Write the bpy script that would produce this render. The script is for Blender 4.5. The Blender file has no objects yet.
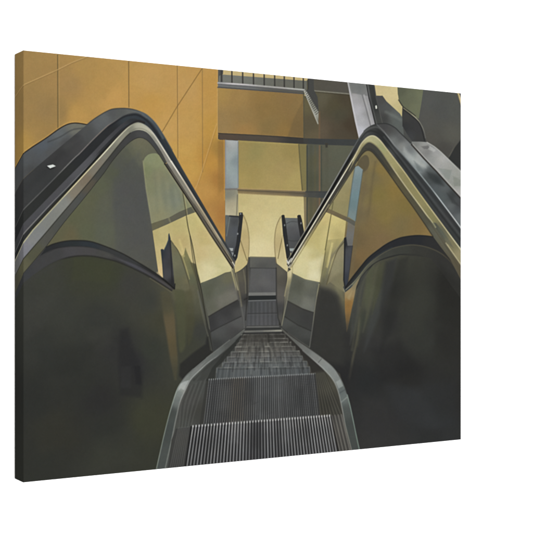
# A stretched-canvas print of two escalator rails hanging on a white wall.
import bpy, math, random
import numpy as np

scene = bpy.context.scene
random.seed(3)

# ---------------------------------------------------------------------------
# THE PRINT.  The picture on the canvas is a flat print; it is drawn here as
# vector shapes (polygons, ribbons, smooth colour fills) in sheet coordinates
# and sampled onto the canvas mesh as a colour attribute.
# ---------------------------------------------------------------------------
SX0, SY0, SX1, SY1, SS = -8.0, 42.0, 470.0, 492.0, 2.4
AW, AH = int((SX1 - SX0) * SS), int((SY1 - SY0) * SS)
IMG = np.zeros((AH, AW, 3), np.float32)
GX = (SX0 + (np.arange(AW) + 0.5) / SS).astype(np.float32)
GY = (SY0 + (np.arange(AH) + 0.5) / SS).astype(np.float32)
rng = np.random.RandomState(7)


def C(pts, n=8):
    """smooth curve through points"""
    p = np.array(pts, float)
    if len(p) < 3:
        return [tuple(q) for q in p]
    e = np.vstack([2 * p[0] - p[1], p, 2 * p[-1] - p[-2]])
    out = []
    for i in range(1, len(e) - 2):
        a, b, c, d = e[i - 1], e[i], e[i + 1], e[i + 2]
        for k in range(n):
            t = k / n
            out.append(tuple(0.5 * (2 * b + (c - a) * t + (2 * a - 5 * b + 4 * c - d) * t * t
                                    + (3 * b - a - 3 * c + d) * t ** 3)))
    out.append(tuple(p[-1]))
    return out


def _box(pts, pad):
    p = np.array(pts)
    x0 = max(0, int((p[:, 0].min() - pad - SX0) * SS)); x1 = min(AW, int((p[:, 0].max() + pad - SX0) * SS) + 2)
    y0 = max(0, int((p[:, 1].min() - pad - SY0) * SS)); y1 = min(AH, int((p[:, 1].max() + pad - SY0) * SS) + 2)
    return x0, x1, y0, y1


def _idw(ctrl, X, Y, eps=20.0, p=1.6):
    w = 0; acc = 0
    for c in ctrl:
        v = np.array(c[2], np.float32)
        wi = 1.0 / ((X - c[0]) ** 2 + (Y - c[1]) ** 2 + eps) ** p
        w = w + wi
        acc = acc + (wi[..., None] * v if v.ndim else wi * v)
    return acc / (w[..., None] if np.array(ctrl[0][2]).ndim else w)


def _paint(x0, x1, y0, y1, a, fill, alpha, X, Y, streak=None):
    if isinstance(alpha, list):
        a = a * _idw(alpha, X, Y)
    else:
        a = a * alpha
    if isinstance(fill, list):
        col = _idw(fill, X, Y)
    else:
        col = np.array(fill, np.float32)
    a = a[..., None]
    s = IMG[y0:y1, x0:x1]
    IMG[y0:y1, x0:x1] = s * (1 - a) + col * a


def P(pts, fill, soft=0.7, alpha=1.0):
    """filled polygon with a soft edge"""
    x0, x1, y0, y1 = _box(pts, soft + 1)
    if x1 <= x0 or y1 <= y0:
        return
    X, Y = np.meshgrid(GX[x0:x1], GY[y0:y1])
    d2 = np.full(X.shape, 1e9, np.float32); ins = np.zeros(X.shape, bool)
    n = len(pts)
    for i in range(n):
        ax, ay = pts[i]; bx, by = pts[(i + 1) % n]
        ex, ey = bx - ax, by - ay
        L2 = ex * ex + ey * ey
        if L2 < 1e-9:
            continue
        t = np.clip(((X - ax) * ex + (Y - ay) * ey) / L2, 0, 1)
        d2 = np.minimum(d2, (X - ax - t * ex) ** 2 + (Y - ay - t * ey) ** 2)
        if ay != by:
            c = ((ay > Y) != (by > Y)) & (X < (bx - ax) * (Y - ay) / (by - ay) + ax)
            ins ^= c
    sd = np.sqrt(d2) * np.where(ins, 1, -1)
    a = np.clip(0.5 + sd / soft, 0, 1)
    a = a * a * (3 - 2 * a)
    _paint(x0, x1, y0, y1, a, fill, alpha, X, Y)


def L(pts, w, fill, soft=0.7, alpha=1.0):
    """ribbon along a polyline; w is one width or one per end"""
    w0, w1 = (w, w) if not isinstance(w, (tuple, list)) else w
    x0, x1, y0, y1 = _box(pts, max(w0, w1) + soft + 1)
    if x1 <= x0 or y1 <= y0:
        return
    X, Y = np.meshgrid(GX[x0:x1], GY[y0:y1])
    seg = [math.hypot(pts[i + 1][0] - pts[i][0], pts[i + 1][1] - pts[i][1]) for i in range(len(pts) - 1)]
    tot = sum(seg) or 1
    best = np.full(X.shape, 1e9, np.float32)
    s = 0
    for i in range(len(pts) - 1):
        if seg[i] < 1e-6:
            continue
        ax, ay = pts[i]; ex, ey = pts[i + 1][0] - ax, pts[i + 1][1] - ay
        t = np.clip(((X - ax) * ex + (Y - ay) * ey) / seg[i] ** 2, 0, 1)
        d = np.sqrt((X - ax - t * ex) ** 2 + (Y - ay - t * ey) ** 2)
        ww = w0 + (w1 - w0) * (s + t * seg[i]) / tot
        best = np.minimum(best, d - ww / 2)
        s += seg[i]
    a = np.clip(0.5 - best / soft, 0, 1)
    _paint(x0, x1, y0, y1, a, fill, alpha, X, Y)


def lerp(a, b, t):
    return tuple(a[i] + (b[i] - a[i]) * t for i in range(len(a)))


def SI(y):
    """height on the wrapped edge's far fold -> the same point on the flat sheet"""
    return (y - 266.4) * 437.2 / 424 + 266.4


XE = -6.0          # the sheet runs on to here, round the fold


def ext(x1, y1, yside):
    """a line reaching the fold at (x1, y1) carried round it"""
    ys = SI(yside)
    return (XE, ys + (ys - y1) / (x1 + 2.1) * (-2.1 - XE))


# ---- ground tone -----------------------------------------------------------
P([(-8, 42), (470, 42), (470, 492), (-8, 492)], (56, 56, 50))

# ---- ochre wall, left ------------------------------------------------------
P([(-8, 42), (218, 42), (218, 139), (225.3, 140), (225.3, 262), (-8, 262)],
  [(25, 60, (163, 131, 78)), (25, 110, (158, 127, 76)), (24, 145, (176, 140, 74)), (-5, 100, (160, 129, 76)),
   (45, 110, (152, 123, 76)), (60, 112, (155, 125, 75)), (42, 132, (160, 128, 74)), (75, 115, (188, 147, 80)), (100, 90, (180, 142, 80)), (85, 70, (174, 139, 80)),
   (70, 85, (163, 130, 80)), (110, 70, (180, 143, 82)), (128, 95, (190, 149, 82)), (115, 100, (196, 152, 84)), (150, 80, (192, 152, 88)),
   (150, 105, (192, 148, 76)), (170, 130, (196, 154, 86)), (190, 90, (193, 152, 88)), (190, 130, (193, 152, 84)),
   (190, 170, (196, 153, 76)), (182, 150, (198, 156, 80)), (210, 90, (190, 146, 76)), (212, 130, (190, 146, 70)), (210, 160, (188, 140, 66)),
   (205, 190, (186, 141, 74)), (222, 150, (158, 122, 60)), (222, 180, (166, 118, 58)), (221, 215, (168, 118, 60)), (212, 215, (178, 132, 70)), (223, 240, (180, 134, 66))], 1)
for k in range(26):     # faint brushy mottling of the wall
    x, y = rng.uniform(20, 215), rng.uniform(55, 200)
    P(C([(x, y), (x + rng.uniform(8, 20), y - rng.uniform(2, 8)), (x + rng.uniform(14, 26), y + 6), (x + 4, y + rng.uniform(5, 14)), (x, y)], 5),
      (205, 165, 95) if k % 2 else (160, 122, 62), 9, 0.06)
P([(218, 141), (225, 141), (225, 188), (218, 196)], (150, 112, 56), 2.5, [(219, 145, .75), (223, 186, .5), (223, 200, .1)])
L([(57.6, 48), (57.9, 129)], 0.9, (104, 88, 50), 0.8, .85)
L([(58.9, 50), (59.2, 129)], 0.7, (190, 155, 98), 0.8, .45)
L([(128.6, 56), (128.9, 107)], 0.8, (110, 88, 50), 0.8, .9)
L([(177.2, 60), (177.9, 158)], 0.8, (128, 102, 60), 0.8, .75)
L([(178.2, 60), (178.9, 158)], 0.6, (212, 172, 108), 0.8, .3)
L([(202.3, 62), (202.6, 172)], 0.7, (120, 98, 62), 0.8, .6)
L([ext(23.5, 85, 97.2), (23.5, 84.8), (57, 70), (72, 62.5), (96, 53)], 0.9, (198, 162, 104), 0.9, .75)
L([ext(23.5, 86.1, 98.3), (23.5, 85.9), (57, 71), (72, 63.5), (96, 54)], 0.7, (134, 104, 60), 0.9, .5)
L([(162.3, 131.8), (176.6, 107.4), (202.4, 68), (206, 62)], 0.8, (116, 88, 46), 0.9, .7)
L([(216.5, 124), (202.3, 170), (197.5, 184), (193, 193)], 0.8, (212, 172, 112), 0.9, .45)
L([(217.2, 126), (203.2, 170), (198.5, 184)], 0.6, (146, 110, 56), 0.9, .35)
L([(217.6, 66), (217.6, 139)], 0.9, (206, 168, 104), 1, .5)

# ---- upper hall: railing, brown band ---------------------------------------
P([(218.2, 60), (309, 68), (309, 96), (218.2, 96)], (197, 176, 122), .6)
P([(218.2, 74.2), (309, 81), (309, 92), (218.2, 86)], [(225, 79, (116, 118, 110)), (300, 86, (104, 104, 94))], .6)
P([(218.2, 64), (223.8, 64), (223, 74), (219.2, 76), (218.2, 86)], (84, 84, 80), .7)
for x in (221.3, 231.8, 242.6, 253.4, 264.1, 274.6, 284.2, 293.9, 303.2):
    L([(x, 64), (x + .15, 84.4 + (x - 221) * .07)], 1.35, (62, 60, 56), 0.8)
L([(221.5, 64), (221.8, 82)], 2, (66, 66, 64), 0.9, .6)
P([(218, 81.8), (304.5, 89.3), (304.5, 94.5), (218, 88.2)], [(225, 85.5, (112, 114, 112)), (300, 92, (92, 90, 80))], .6)
L([(218, 82.9), (245, 84.6), (304, 89.8)], 1.5, [(218, 83, (160, 160, 160)), (235, 84, (200, 196, 196)), (270, 87, (168, 166, 162)), (304, 90, (176, 176, 170))], .8)
L([(218, 84.3), (304, 91.3)], .8, (92, 92, 96), .8, .8)
L([(218, 87.3), (304, 93.8)], 1.4, (82, 80, 78), .9)
P([(218, 87.9), (304, 94.3), (304, 139), (218, 134.5)],
  [(221, 92, (166, 134, 76)), (240, 96, (158, 126, 74)), (262, 95, (146, 116, 66)), (290, 98, (138, 110, 66)), (300, 104, (138, 112, 68)), (222, 125, (152, 124, 78)),
   (245, 118, (148, 120, 72)), (270, 125, (136, 112, 66)), (245, 131, (158, 122, 70)), (285, 132, (142, 112, 62)), (298, 130, (128, 102, 60)), (265, 110, (140, 112, 64))], .6)
P([(303, 100), (303, 138.5), (287, 137.5), (294, 118)], (118, 96, 58), 2, .5)
L([(218.5, 132.4), (303, 137.6)], .7, (170, 136, 84), .8, .5)
P([(218.3, 133), (250, 134.6), (280, 136.2), (304, 138.2), (304, 144), (270, 142.6), (240, 140.5), (219.3, 139.8)],
  [(220, 136, (88, 72, 58)), (260, 138, (84, 74, 62)), (303, 141, (62, 60, 56))], .7)
L([(218.4, 133.3), (260, 135.4), (304, 138.2)], .9, (56, 52, 44), .8, .7)
# wall below the first beam
P([(238, 140.3), (299, 143.8), (302, 191), (238, 189)],
  [(242, 150, (156, 138, 84)), (255, 152, (148, 136, 84)), (242, 180, (166, 146, 88)), (270, 160, (160, 142, 88)), (292, 150, (154, 136, 82)),
   (270, 182, (168, 148, 92)), (296, 182, (170, 152, 94)), (252, 172, (158, 140, 84)), (283, 170, (164, 144, 92))], .7)
L([(240, 141.5), (299, 144.6)], .9, (176, 160, 96), .9, .5)
P([(225, 139.9), (238.3, 140.7), (238.6, 190), (225, 190)],
  [(226, 145, (150, 152, 148)), (231, 142, (172, 176, 174)), (231, 155, (158, 166, 164)), (230, 170, (148, 160, 158)), (236, 160, (126, 138, 140)), (236, 180, (150, 160, 160)), (227, 185, (136, 144, 146))], .8)
L([(225.6, 140), (225.8, 190)], .9, (136, 130, 130), .9, .7)
L([(238.2, 142), (238.2, 190)], .8, (108, 112, 110), .8, .7)
L([(224, 140), (224.6, 200)], 1, (202, 158, 84), 1, .5)
# strip right of the wall
P([(298.6, 143.8), (306.8, 144), (306.8, 245), (303.5, 245), (302, 190)], [(303, 150, (126, 116, 72)), (304, 180, (128, 118, 74)), (305, 215, (132, 118, 88))], .7)
L([(298.7, 144.5), (300.5, 170), (302.3, 190), (304, 222)], 1, (92, 86, 56), .9, .8)
# dark glass right of it
P([(306.8, 80), (366, 80), (372, 180), (330, 262), (306.8, 246)],
  [(309, 110, (92, 86, 62)), (316, 160, (90, 88, 62)), (310, 150, (86, 88, 74)), (312, 180, (82, 84, 64)), (312, 215, (100, 94, 66)), (322, 160, (92, 90, 74)), (335, 155, (92, 94, 76)), (330, 175, (90, 92, 76)), (324, 210, (92, 84, 66)), (316, 232, (92, 86, 62))], .7)
P([(303.5, 94), (318, 118), (319.2, 139), (303.5, 138.6)], [(305, 105, (100, 92, 62)), (311, 125, (92, 82, 58)), (316, 136, (100, 88, 62))], .8)
P([(319, 90), (349, 93.4), (359, 138), (352, 143), (319, 140)],
  [(322, 98, (94, 88, 66)), (324, 130, (98, 84, 64)), (335, 105, (84, 76, 50)), (340, 115, (78, 74, 54)), (345, 98, (78, 68, 48)), (350, 125, (76, 62, 44)), (335, 130, (86, 74, 54)), (341, 135, (82, 72, 54))], .7)
for x, c, w, a in ((307, (56, 64, 60), 1.2, .7), (311, (80, 82, 58), 3, .4), (315, (96, 90, 58), 2, .4), (319.6, (124, 96, 70), 1.6, .75), (321.4, (62, 70, 60), .9, .7), (327, (84, 84, 64), 3, .3)):
    L([(x, 146), (x, 240 - (x - 307) * 1.1)], w, c, 1, a)
L([(319.4, 112), (319.4, 139)], 1.6, (116, 90, 62), 1, .7)
P([(312, 78), (350, 82), (350, 94.2), (313, 90.6)], [(320, 84, (86, 82, 70)), (345, 90, (86, 82, 72))], .6)
L([(313.4, 90.7), (350, 94)], 1.1, (128, 126, 112), .8)
L([(313.4, 91.8), (350, 95.2)], .7, (66, 60, 46), .8, .7)
# dark column with white toothed diagonal
P([(308, 70), (313.2, 70), (314, 90), (317.6, 97), (318.8, 112), (311, 100), (304.5, 91.5), (308, 89)], (72, 72, 68), .8)
L([(308, 76), (308.2, 89)], .8, (56, 56, 54), .8)
P([(304, 90.4), (306.3, 90.8), (318.6, 112), (318.2, 125)], [(306, 93, (170, 168, 158)), (312, 104, (130, 130, 116)), (316, 114, (160, 160, 148)), (318, 122, (124, 124, 110))], .7)
for k in range(13):
    t = k / 13.0
    a = lerp((305.5, 91.6), (318.3, 114.5), t)
    L([(a[0] + 1.4, a[1] - .6), (a[0] - 1.3, a[1] + 1.6)], .75, (72, 74, 68), .7, .8)
L([(304.2, 91.4), (317.9, 123.5)], 1.0, (176, 176, 164), .8, .85)
L([(303.6, 93), (304, 138)], 1.2, (84, 80, 60), 1, .7)
# dark blue-grey continuation of the beam
P([(303, 138.2), (320, 138.8), (362, 139.5), (358, 146), (330, 145), (304, 143.6)], (66, 66, 62), .8)
P([(308, 138.6), (360, 139.8), (358, 145.6), (330, 145), (308, 143.8)], (62, 66, 66), 1, .8)
P([(325, 143), (328, 143), (327.5, 147.5), (325.6, 147.6)], (64, 62, 52), 1)
# second beam and the bright lower wall
P([(238.2, 193), (303.6, 196), (304.8, 240), (302, 262), (238.2, 262)],
  [(242, 200, (192, 176, 118)), (260, 200, (200, 184, 126)), (290, 202, (202, 186, 126)), (255, 220, (206, 190, 132)), (275, 230, (210, 196, 140)), (298, 215, (204, 188, 130)), (262, 252, (218, 204, 152)), (246, 210, (202, 186, 126))], .7)
P([(225.2, 189), (238.2, 189), (238.2, 216), (225.2, 216)], [(228, 195, (128, 128, 114)), (230, 205, (168, 160, 132)), (228, 212, (186, 176, 146)), (236, 210, (180, 172, 138))], .7)
L([(237.4, 195), (236.6, 215)], .8, (100, 96, 78), .8, .8)
P([(238, 188.2), (303, 191), (327.5, 191.3), (324, 198), (303, 197), (238, 193.6)],
  [(245, 191, (134, 116, 80)), (280, 193, (126, 110, 80)), (301, 194, (112, 100, 76)), (309, 194, (70, 72, 68)), (325, 195, (66, 70, 70))], .7)
L([(225.5, 189.2), (238, 189)], 1.8, (116, 110, 104), 1, .8)
L([(238, 188.4), (270, 189.6), (305, 191.2)], .9, (188, 160, 108), .8, .6)
L([(238, 190.3), (270, 191.7), (305, 193.6)], 1.3, (92, 80, 60), .9, .75)
L([(238, 193.3), (270, 194.8), (303, 196.6)], .8, (186, 166, 116), .8, .6)
L([(306, 191.8), (328, 192)], 1.2, (60, 62, 60), 1, .5)

# ---- central well ----------------------------------------------------------
P([(246, 257), (278, 257), (279, 330), (244, 330)], [(250, 262, (72, 72, 68)), (274, 262, (76, 76, 72)), (262, 280, (88, 88, 86))], .8)
P([(250, 256.6), (276, 257.2), (276, 268), (250, 267.6)], [(252, 258, (98, 98, 90)), (262, 259, (96, 96, 90)), (262, 266, (80, 80, 76))], .8)
L([(250, 257), (276, 257.6)], 1, (132, 126, 96), .9, .6)
P([(251, 268), (276.2, 268.2), (276.6, 294), (249.6, 294)], [(254, 275, (90, 90, 88)), (264, 282, (96, 96, 94)), (272, 275, (88, 88, 88)), (262, 291, (84, 84, 84))], .8)
L([(250, 268), (276, 268.4)], 1, (66, 66, 64), .9, .7)
P([(248.6, 292.6), (276.6, 292.3), (276.8, 295.4), (248.4, 295.8)], (116, 116, 112), .8)
P([(247.6, 295.8), (277.2, 295.4), (277.4, 299.6), (247.4, 300.2)], (42, 46, 46), .8)
L([(247.6, 301), (277.3, 300)], .9, (112, 116, 116), .8, .8)
P([(247.4, 301.4), (277.4, 300.6), (278.6, 327), (245.8, 327)], [(250, 305, (72, 74, 74)), (262, 308, (76, 78, 80)), (262, 322, (84, 84, 86)), (275, 308, (76, 76, 76))], .8)
for k in range(14):
    x = 249.3 + k * 2.05
    L([(x, 302.4), (x - (262 - x) * .03, 325)], .8, (60, 62, 62) if k % 2 else (98, 100, 102), .9, .35)
L([(247, 313.6), (277.6, 313)], 1, (58, 58, 58), .9, .7)
L([(247, 315), (277.6, 314.4)], .8, (94, 94, 94), .9, .4)

# ---- left slab behind the first handrail -----------------------------------
slab_top = C([(33, 146.6), (46.3, 138), (58, 129.6), (66, 125), (72.5, 123.2), (79, 123.3), (88, 124.8)])
P([ext(23.4, 153.2, 168.7), (23.4, 153.2)] + slab_top + [(88, 132), (33, 170), (23.4, 178.4), ext(23.4, 178.4, 193.5)],
  [(25, 160, (82, 86, 88)), (45, 145, (84, 92, 100)), (60, 136, (98, 104, 106)), (75, 127, (112, 112, 100)), (30, 172, (74, 76, 76)), (50, 152, (82, 84, 84)), (65, 142, (78, 78, 78)), (0, 178, (82, 84, 84))], .8)
L([ext(23.4, 152.2, 167.7), (23.4, 152.2)] + C([(33, 145.4), (46.3, 136.9), (58, 128.4), (66, 123.8), (72.5, 122), (79, 122.1), (88, 123.6)]), 1, (206, 160, 84), 1, .6)
L([ext(23.4, 153.4, 168.9), (23.4, 153.4)] + slab_top, 1.1, (52, 44, 34), .8)
L(C([(84, 128), (72, 130), (60, 137), (48, 142)]), 1.2, (62, 64, 64), 1.4, .6)
# handrail top surface
outer_l = C([(87.6, 124.2), (93, 119.8), (99.7, 115.3), (106.3, 111.5), (112.8, 109), (123.3, 108.3), (132.5, 109.3), (140.4, 111.7), (147, 115.0), (155, 122.6), (162, 132.8), (172, 150), (182.5, 169.2)])
leg_out = [(182.5, 169.2), (200.6, 200), (218, 230), (236.6, 261.8)]
ridge = C([(23.4, 209.5), (48, 185), (72.5, 160), (80, 153.0), (93, 139.6), (106.3, 127), (114, 121.7), (122, 116.6), (130, 113.6), (136.5, 113.0), (143, 115.4), (150, 121), (158, 131.5)])
P([ext(23.4, 178.4, 193.5), (23.4, 178.4), (33, 170), (60, 147)] + outer_l + leg_out + [(236.2, 268), (200, 212), (150, 136), (60, 230), (23.4, 300), (XE, 330)],
  [(30, 190, (60, 62, 62)), (45, 175, (58, 60, 60)), (60, 158, (62, 62, 62)), (75, 142, (68, 68, 68)), (88, 131, (76, 78, 78)), (98, 122, (92, 96, 98)), (104, 118, (98, 102, 102)), (112, 113, (84, 86, 86)),
   (120, 112, (88, 90, 86)), (130, 111, (98, 100, 96)), (139, 113, (96, 102, 102)), (146, 117, (72, 80, 84)), (155, 127, (54, 62, 68)), (170, 150, (48, 56, 62)), (200, 202, (48, 54, 58)), (0, 215, (56, 58, 58)), (15, 195, (60, 60, 60))], .8)
L(C([(20, 196), (60, 155), (78, 139)]), 5, (52, 54, 54), 8, .5)
L(C([(66, 148), (80, 138), (92, 124)]), 3, (84, 84, 82), 6, .4)
# below the ridge: dark side of the rail
in_yel = C([(33, 230), (50, 211.5), (70, 190), (90, 168.3), (100, 157.5), (109.5, 147), (118, 137.5), (126.5, 129), (132, 125), (137.5, 123), (143, 124.4), (149, 128.6), (155.4, 136.4), (164.4, 150.5), (171.2, 161.6)], 8)
side_p = [ext(23.4, 209.5, 228.2), (23.4, 209.5)] + ridge + [(172, 157), (186, 181), (200, 205.5), (236, 266)] + [(225, 252), (171.2, 161.6)] + in_yel[::-1] + [(23.4, 242.2), ext(23.4, 242.2, 261)]
P(side_p, [(25, 217, (50, 52, 50)), (60, 180, (48, 50, 48)), (90, 150, (46, 48, 50)), (110, 132, (46, 48, 50)), (130, 119, (56, 64, 70)), (142, 119, (52, 60, 68)), (160, 139, (46, 54, 62)), (180, 172, (46, 54, 60)), (0, 240, (46, 48, 50))], .8)
# lighter grey-violet band inside it
bo = [ext(23.4, 223.4, 243), (23.4, 223.4)] + C([(45, 201), (65, 180.5), (84.4, 161), (96, 149), (108, 136.5), (120, 125.5), (129, 119.5), (135, 118.4)])
bi = [(140, 120.5)] + C([(134, 121.6), (124, 126.5), (112, 138), (100, 150.5), (90, 162.5), (70, 184), (50, 204.5), (26.6, 230)]) + [(23.4, 233.6), ext(23.4, 233.6, 253)]
P(bo + bi, [(24, 229, (76, 76, 80)), (60, 190, (78, 78, 82)), (85, 166, (86, 86, 90)), (104, 145, (74, 74, 78)), (120, 129, (66, 66, 70)), (137, 120, (50, 54, 58)), (0, 250, (66, 68, 70))], 1)
L([ext(23.4, 234, 253.2), (23.4, 234)] + C([(26.6, 230.3), (50, 205), (70, 184.8), (90, 163.5), (98, 154), (108, 143)]), 1.1, [(25, 232, (128, 126, 124)), (60, 195, (120, 120, 122)), (95, 158, (110, 110, 114)), (0, 255, (110, 110, 108))], .8, [(40, 215, .9), (80, 174, .9), (92, 161, .6), (104, 147, .1), (109, 142, 0)])
# ridge highlight
L([ext(23.4, 209.5, 228.2), (23.4, 209.5)] + ridge[:-12], 1.0, [(25, 208, (98, 98, 96)), (50, 183, (92, 92, 92)), (72, 160, (128, 126, 122)), (85, 148, (128, 120, 116)), (105, 128, (134, 122, 112)), (115, 121, (110, 104, 100)), (125, 115, (74, 76, 76)), (0, 228, (88, 88, 86))], .9, .85)
L(C([(108, 127.5), (122, 117.8), (131, 115), (139, 115.6), (149, 122.8), (160, 138)]), 1.6, (40, 42, 46), 1.4, .8)
L(C([(33, 228.5), (70, 188.5), (90, 166.8), (109, 146), (118, 136), (127, 127.2), (137, 121.2), (144, 122.6)]), 2.4, [(40, 220, (50, 48, 38)), (90, 166, (38, 38, 34)), (130, 125, (48, 46, 46))], 1)
L(outer_l[:-8], 1.0, [(90, 122, (56, 60, 60)), (110, 110, (62, 60, 52)), (125, 108, (50, 56, 62)), (150, 118, (80, 92, 98))], .9, .8)
L(C([(143, 114.6), (151, 120.4), (158, 129.2), (163, 138)]), 2, (92, 104, 110), 2, .6)
L([(169, 146.5), (184, 172.8), (202, 204.5), (236, 261.5)], 1.4, (64, 72, 74), 1.2, .5)
# inner metal band of the rail
gl_l = C([(58.7, 230), (66, 220.5), (78, 206), (90, 191.2), (96, 183.5), (104, 173.5), (112, 162), (122, 150), (130, 142.4), (136, 138.8), (141, 138), (146.5, 140.3), (152, 145.8), (158.4, 154.5), (164.9, 163.8)])
band_in = C([(48.2, 230), (60, 216), (75, 198.5), (90, 181), (100, 168.5), (110, 156), (120, 143.5), (128, 134.8), (134, 131), (141, 130.3), (148, 133.5), (155.6, 143), (161.6, 152.5), (167, 162.6)])
P([(23.4, 242.2)] + in_yel + [(172.4, 163.4), (168, 165)] + band_in[::-1] + [(23.4, 258.6), ext(23.4, 258.6, 276.6), ext(23.4, 242.2, 261)],
  [(24, 250, (126, 126, 132)), (35, 238, (128, 130, 128)), (50, 218, (126, 128, 122)), (62, 205, (130, 132, 126)), (75, 190, (128, 120, 104)), (85, 180, (122, 110, 92)), (95, 168, (124, 118, 104)), (110, 150, (124, 122, 108)),
   (122, 137, (138, 136, 120)), (131, 129, (126, 126, 110)), (138, 126, (178, 176, 156)), (147, 130, (186, 184, 162)), (155, 140, (150, 150, 138)), (163, 152, (138, 134, 124)), (0, 265, (112, 112, 110))], .8)
P(band_in + gl_l[::-1] + [(46.3, 246.8), (23.4, 273.8), ext(23.4, 274, 294), ext(23.4, 258.6, 276.6), (23.4, 258.6)],
  [(24, 266, (96, 94, 68)), (35, 256, (84, 84, 62)), (50, 238, (82, 82, 74)), (60, 225, (78, 80, 74)), (80, 200, (78, 80, 76)), (88, 185, (90, 82, 66)), (100, 173, (72, 74, 68)), (115, 153, (66, 66, 62)), (130, 137, (66, 66, 66)), (142, 134, (74, 74, 74)), (152, 141, (68, 70, 70)), (162, 157, (72, 72, 66)), (0, 285, (84, 82, 64))], .8)
L([ext(23.4, 242.6, 261.4), (23.4, 242.6)] + in_yel, 1.1, [(25, 240, (180, 176, 140)), (50, 212, (172, 168, 136)), (80, 179, (216, 204, 158)), (108, 148, (226, 222, 190)), (125, 130, (190, 186, 160)), (135, 125, (150, 150, 130)), (145, 126, (176, 174, 156)), (155, 136, (206, 202, 184)), (165, 152, (226, 220, 200))], .9)
L([ext(23.4, 258.8, 276.6), (23.4, 258.8)] + band_in[:60], .9, (46, 46, 38), 1, .75)
L([(23.4, 273.8), (46.3, 246.8)] + gl_l, 1.1, (46, 46, 38), .9, .85)
L(C([(130, 132), (135, 129), (141, 128.6), (148, 131.8), (156, 141)]), 1, (110, 110, 98), 1.4, .5)
def left_leg():
    # left leg ribbons running down to the tip
    TL0, TL1 = (171, 160), (236.2, 268.5)
    P([(165, 164), (168.2, 163), (234.3, 266), (236, 270), (230.8, 266.5), (209, 231.4), (195.6, 210.6)], [(165, 164, (72, 70, 63)), (175, 178, (92, 86, 74)), (230, 260, (96, 90, 76))], .7)
    P([(167, 162.6), (171.6, 162), (204, 212), (236, 263.6), (236, 267), (199, 212)], [(170, 162, (150, 146, 134)), (176, 171, (130, 126, 114)), (185, 185, (134, 130, 116)), (205, 217, (120, 114, 98)), (232, 262, (96, 94, 84))], .7)
    L([(171.2, 161.4), (186, 184.6), (202, 210.5), (236.2, 265.6)], 1.15, [(172, 162, (232, 226, 208)), (190, 192, (196, 184, 160)), (205, 217, (176, 160, 128)), (235, 262, (206, 200, 180))], .8)
    L([(164.6, 163.9), (180.7, 188), (196.8, 213), (210, 233.8), (232.5, 267.5)], 1.1, (36, 34, 28), .8, .95)
    L([(190.5, 198), (234.5, 266.6)], .9, (60, 52, 40), .8, [(190, 197, 0), (198, 210, .5), (210, 228, .85), (234, 266, .85)])
    L([(193, 199.5), (235.5, 266.2)], .9, (176, 158, 118), .8, [(192, 198, 0), (200, 210, .3), (212, 229, .55), (234, 264, .55)])
    L([(164.6, 165.6), (181, 190.6), (232.6, 269.8)], .7, (186, 174, 130), .9, .35)
    L([(218, 236.5), (236, 265)], 1.3, (28, 30, 32), .8, [(218, 236, 0), (224, 246, .5), (234, 262, .8)])
    P([(233.4, 261.5), (236.4, 260), (237.2, 263), (236.6, 270.5), (234, 268)], [(235, 262, (34, 34, 34)), (236, 266, (236, 232, 214)), (235, 269, (50, 46, 38))], .6)
    L([(232.4, 262.2), (236, 268)], .9, (222, 218, 200), .7, .8)
left_leg()
P([(47.0, 165.8), (52.8, 164.5), (55.8, 166.1), (50.2, 168.3)], (214, 220, 214), .6)
L([(46.6, 166.8), (50.3, 169.1), (54, 167.9)], .8, (34, 34, 34), .8, .7)

# ---- left glass: upper part ------------------------------------------------
leftg = [(46.3, 246.8)] + gl_l + [(180.7, 189.2), (196.8, 214.4), (232, 268.6)]
arch_o = C([(46.3, 247), (54, 243.8), (64.7, 241.3), (75, 240.5), (90, 241.4), (106, 246.6), (122, 253.4), (135, 260.6), (150, 269.6), (163.6, 279), (174.6, 288.6)])
P(leftg + [(210, 330), (174.6, 288.6)] + arch_o[::-1],
  [(60, 232, (96, 94, 66)), (75, 215, (92, 94, 66)), (90, 200, (92, 94, 68)), (100, 185, (90, 94, 70)), (108, 205, (92, 94, 76)), (116, 205, (84, 86, 80)), (125, 190, (84, 84, 80)), (120, 165, (82, 84, 74)), (112, 172, (84, 88, 68)),
   (128, 150, (88, 90, 74)), (138, 143, (108, 106, 84)), (130, 215, (84, 84, 80)), (140, 240, (84, 84, 78)), (70, 236, (102, 94, 64)), (85, 232, (92, 96, 70)), (105, 232, (90, 94, 76)), (150, 260, (84, 84, 74)), (135, 255, (88, 88, 76)), (145, 200, (82, 84, 80))], .8)
P([(113, 180), (140, 150), (152, 260), (116, 262)], (80, 82, 80), 5, .45)
P(C([(126, 146), (134, 141.5), (141, 141), (147, 144), (155, 153), (150, 155), (144, 159), (140, 166), (134, 158)]) , (106, 106, 82), 5, .4)
# green-grey reflection panel
pan = [(143, 163)] + C([(143.4, 160.8), (145.5, 157), (149.7, 154), (156, 153.4), (159, 155.2)]) + [(164.6, 164.6), (180.7, 190), (192.4, 206.8), (179.4, 212), (169, 217.8), (151.8, 224.6), (146, 189)]
P(pan, [(150, 158, (134, 140, 106)), (157, 160, (138, 142, 106)), (145, 170, (122, 128, 92)), (150, 185, (128, 130, 98)), (158, 178, (130, 128, 100)), (165, 185, (128, 130, 104)), (172, 195, (118, 124, 106)), (178, 200, (124, 130, 116)),
        (155, 205, (136, 136, 106)), (160, 215, (138, 136, 104)), (188, 205, (136, 138, 104)), (183, 198, (132, 134, 104))], .8)
L([(143, 161), (146, 189), (151.6, 223)], 1, (158, 156, 120), 1.2, .5)
for k in range(7):
    x = 154 + k * 4.2
    L([(x, 170 + k * 4), (x + 3.5, 212 - k)], 2.2, (150, 150, 118) if k % 2 else (110, 114, 96), 4, .22)
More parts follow.
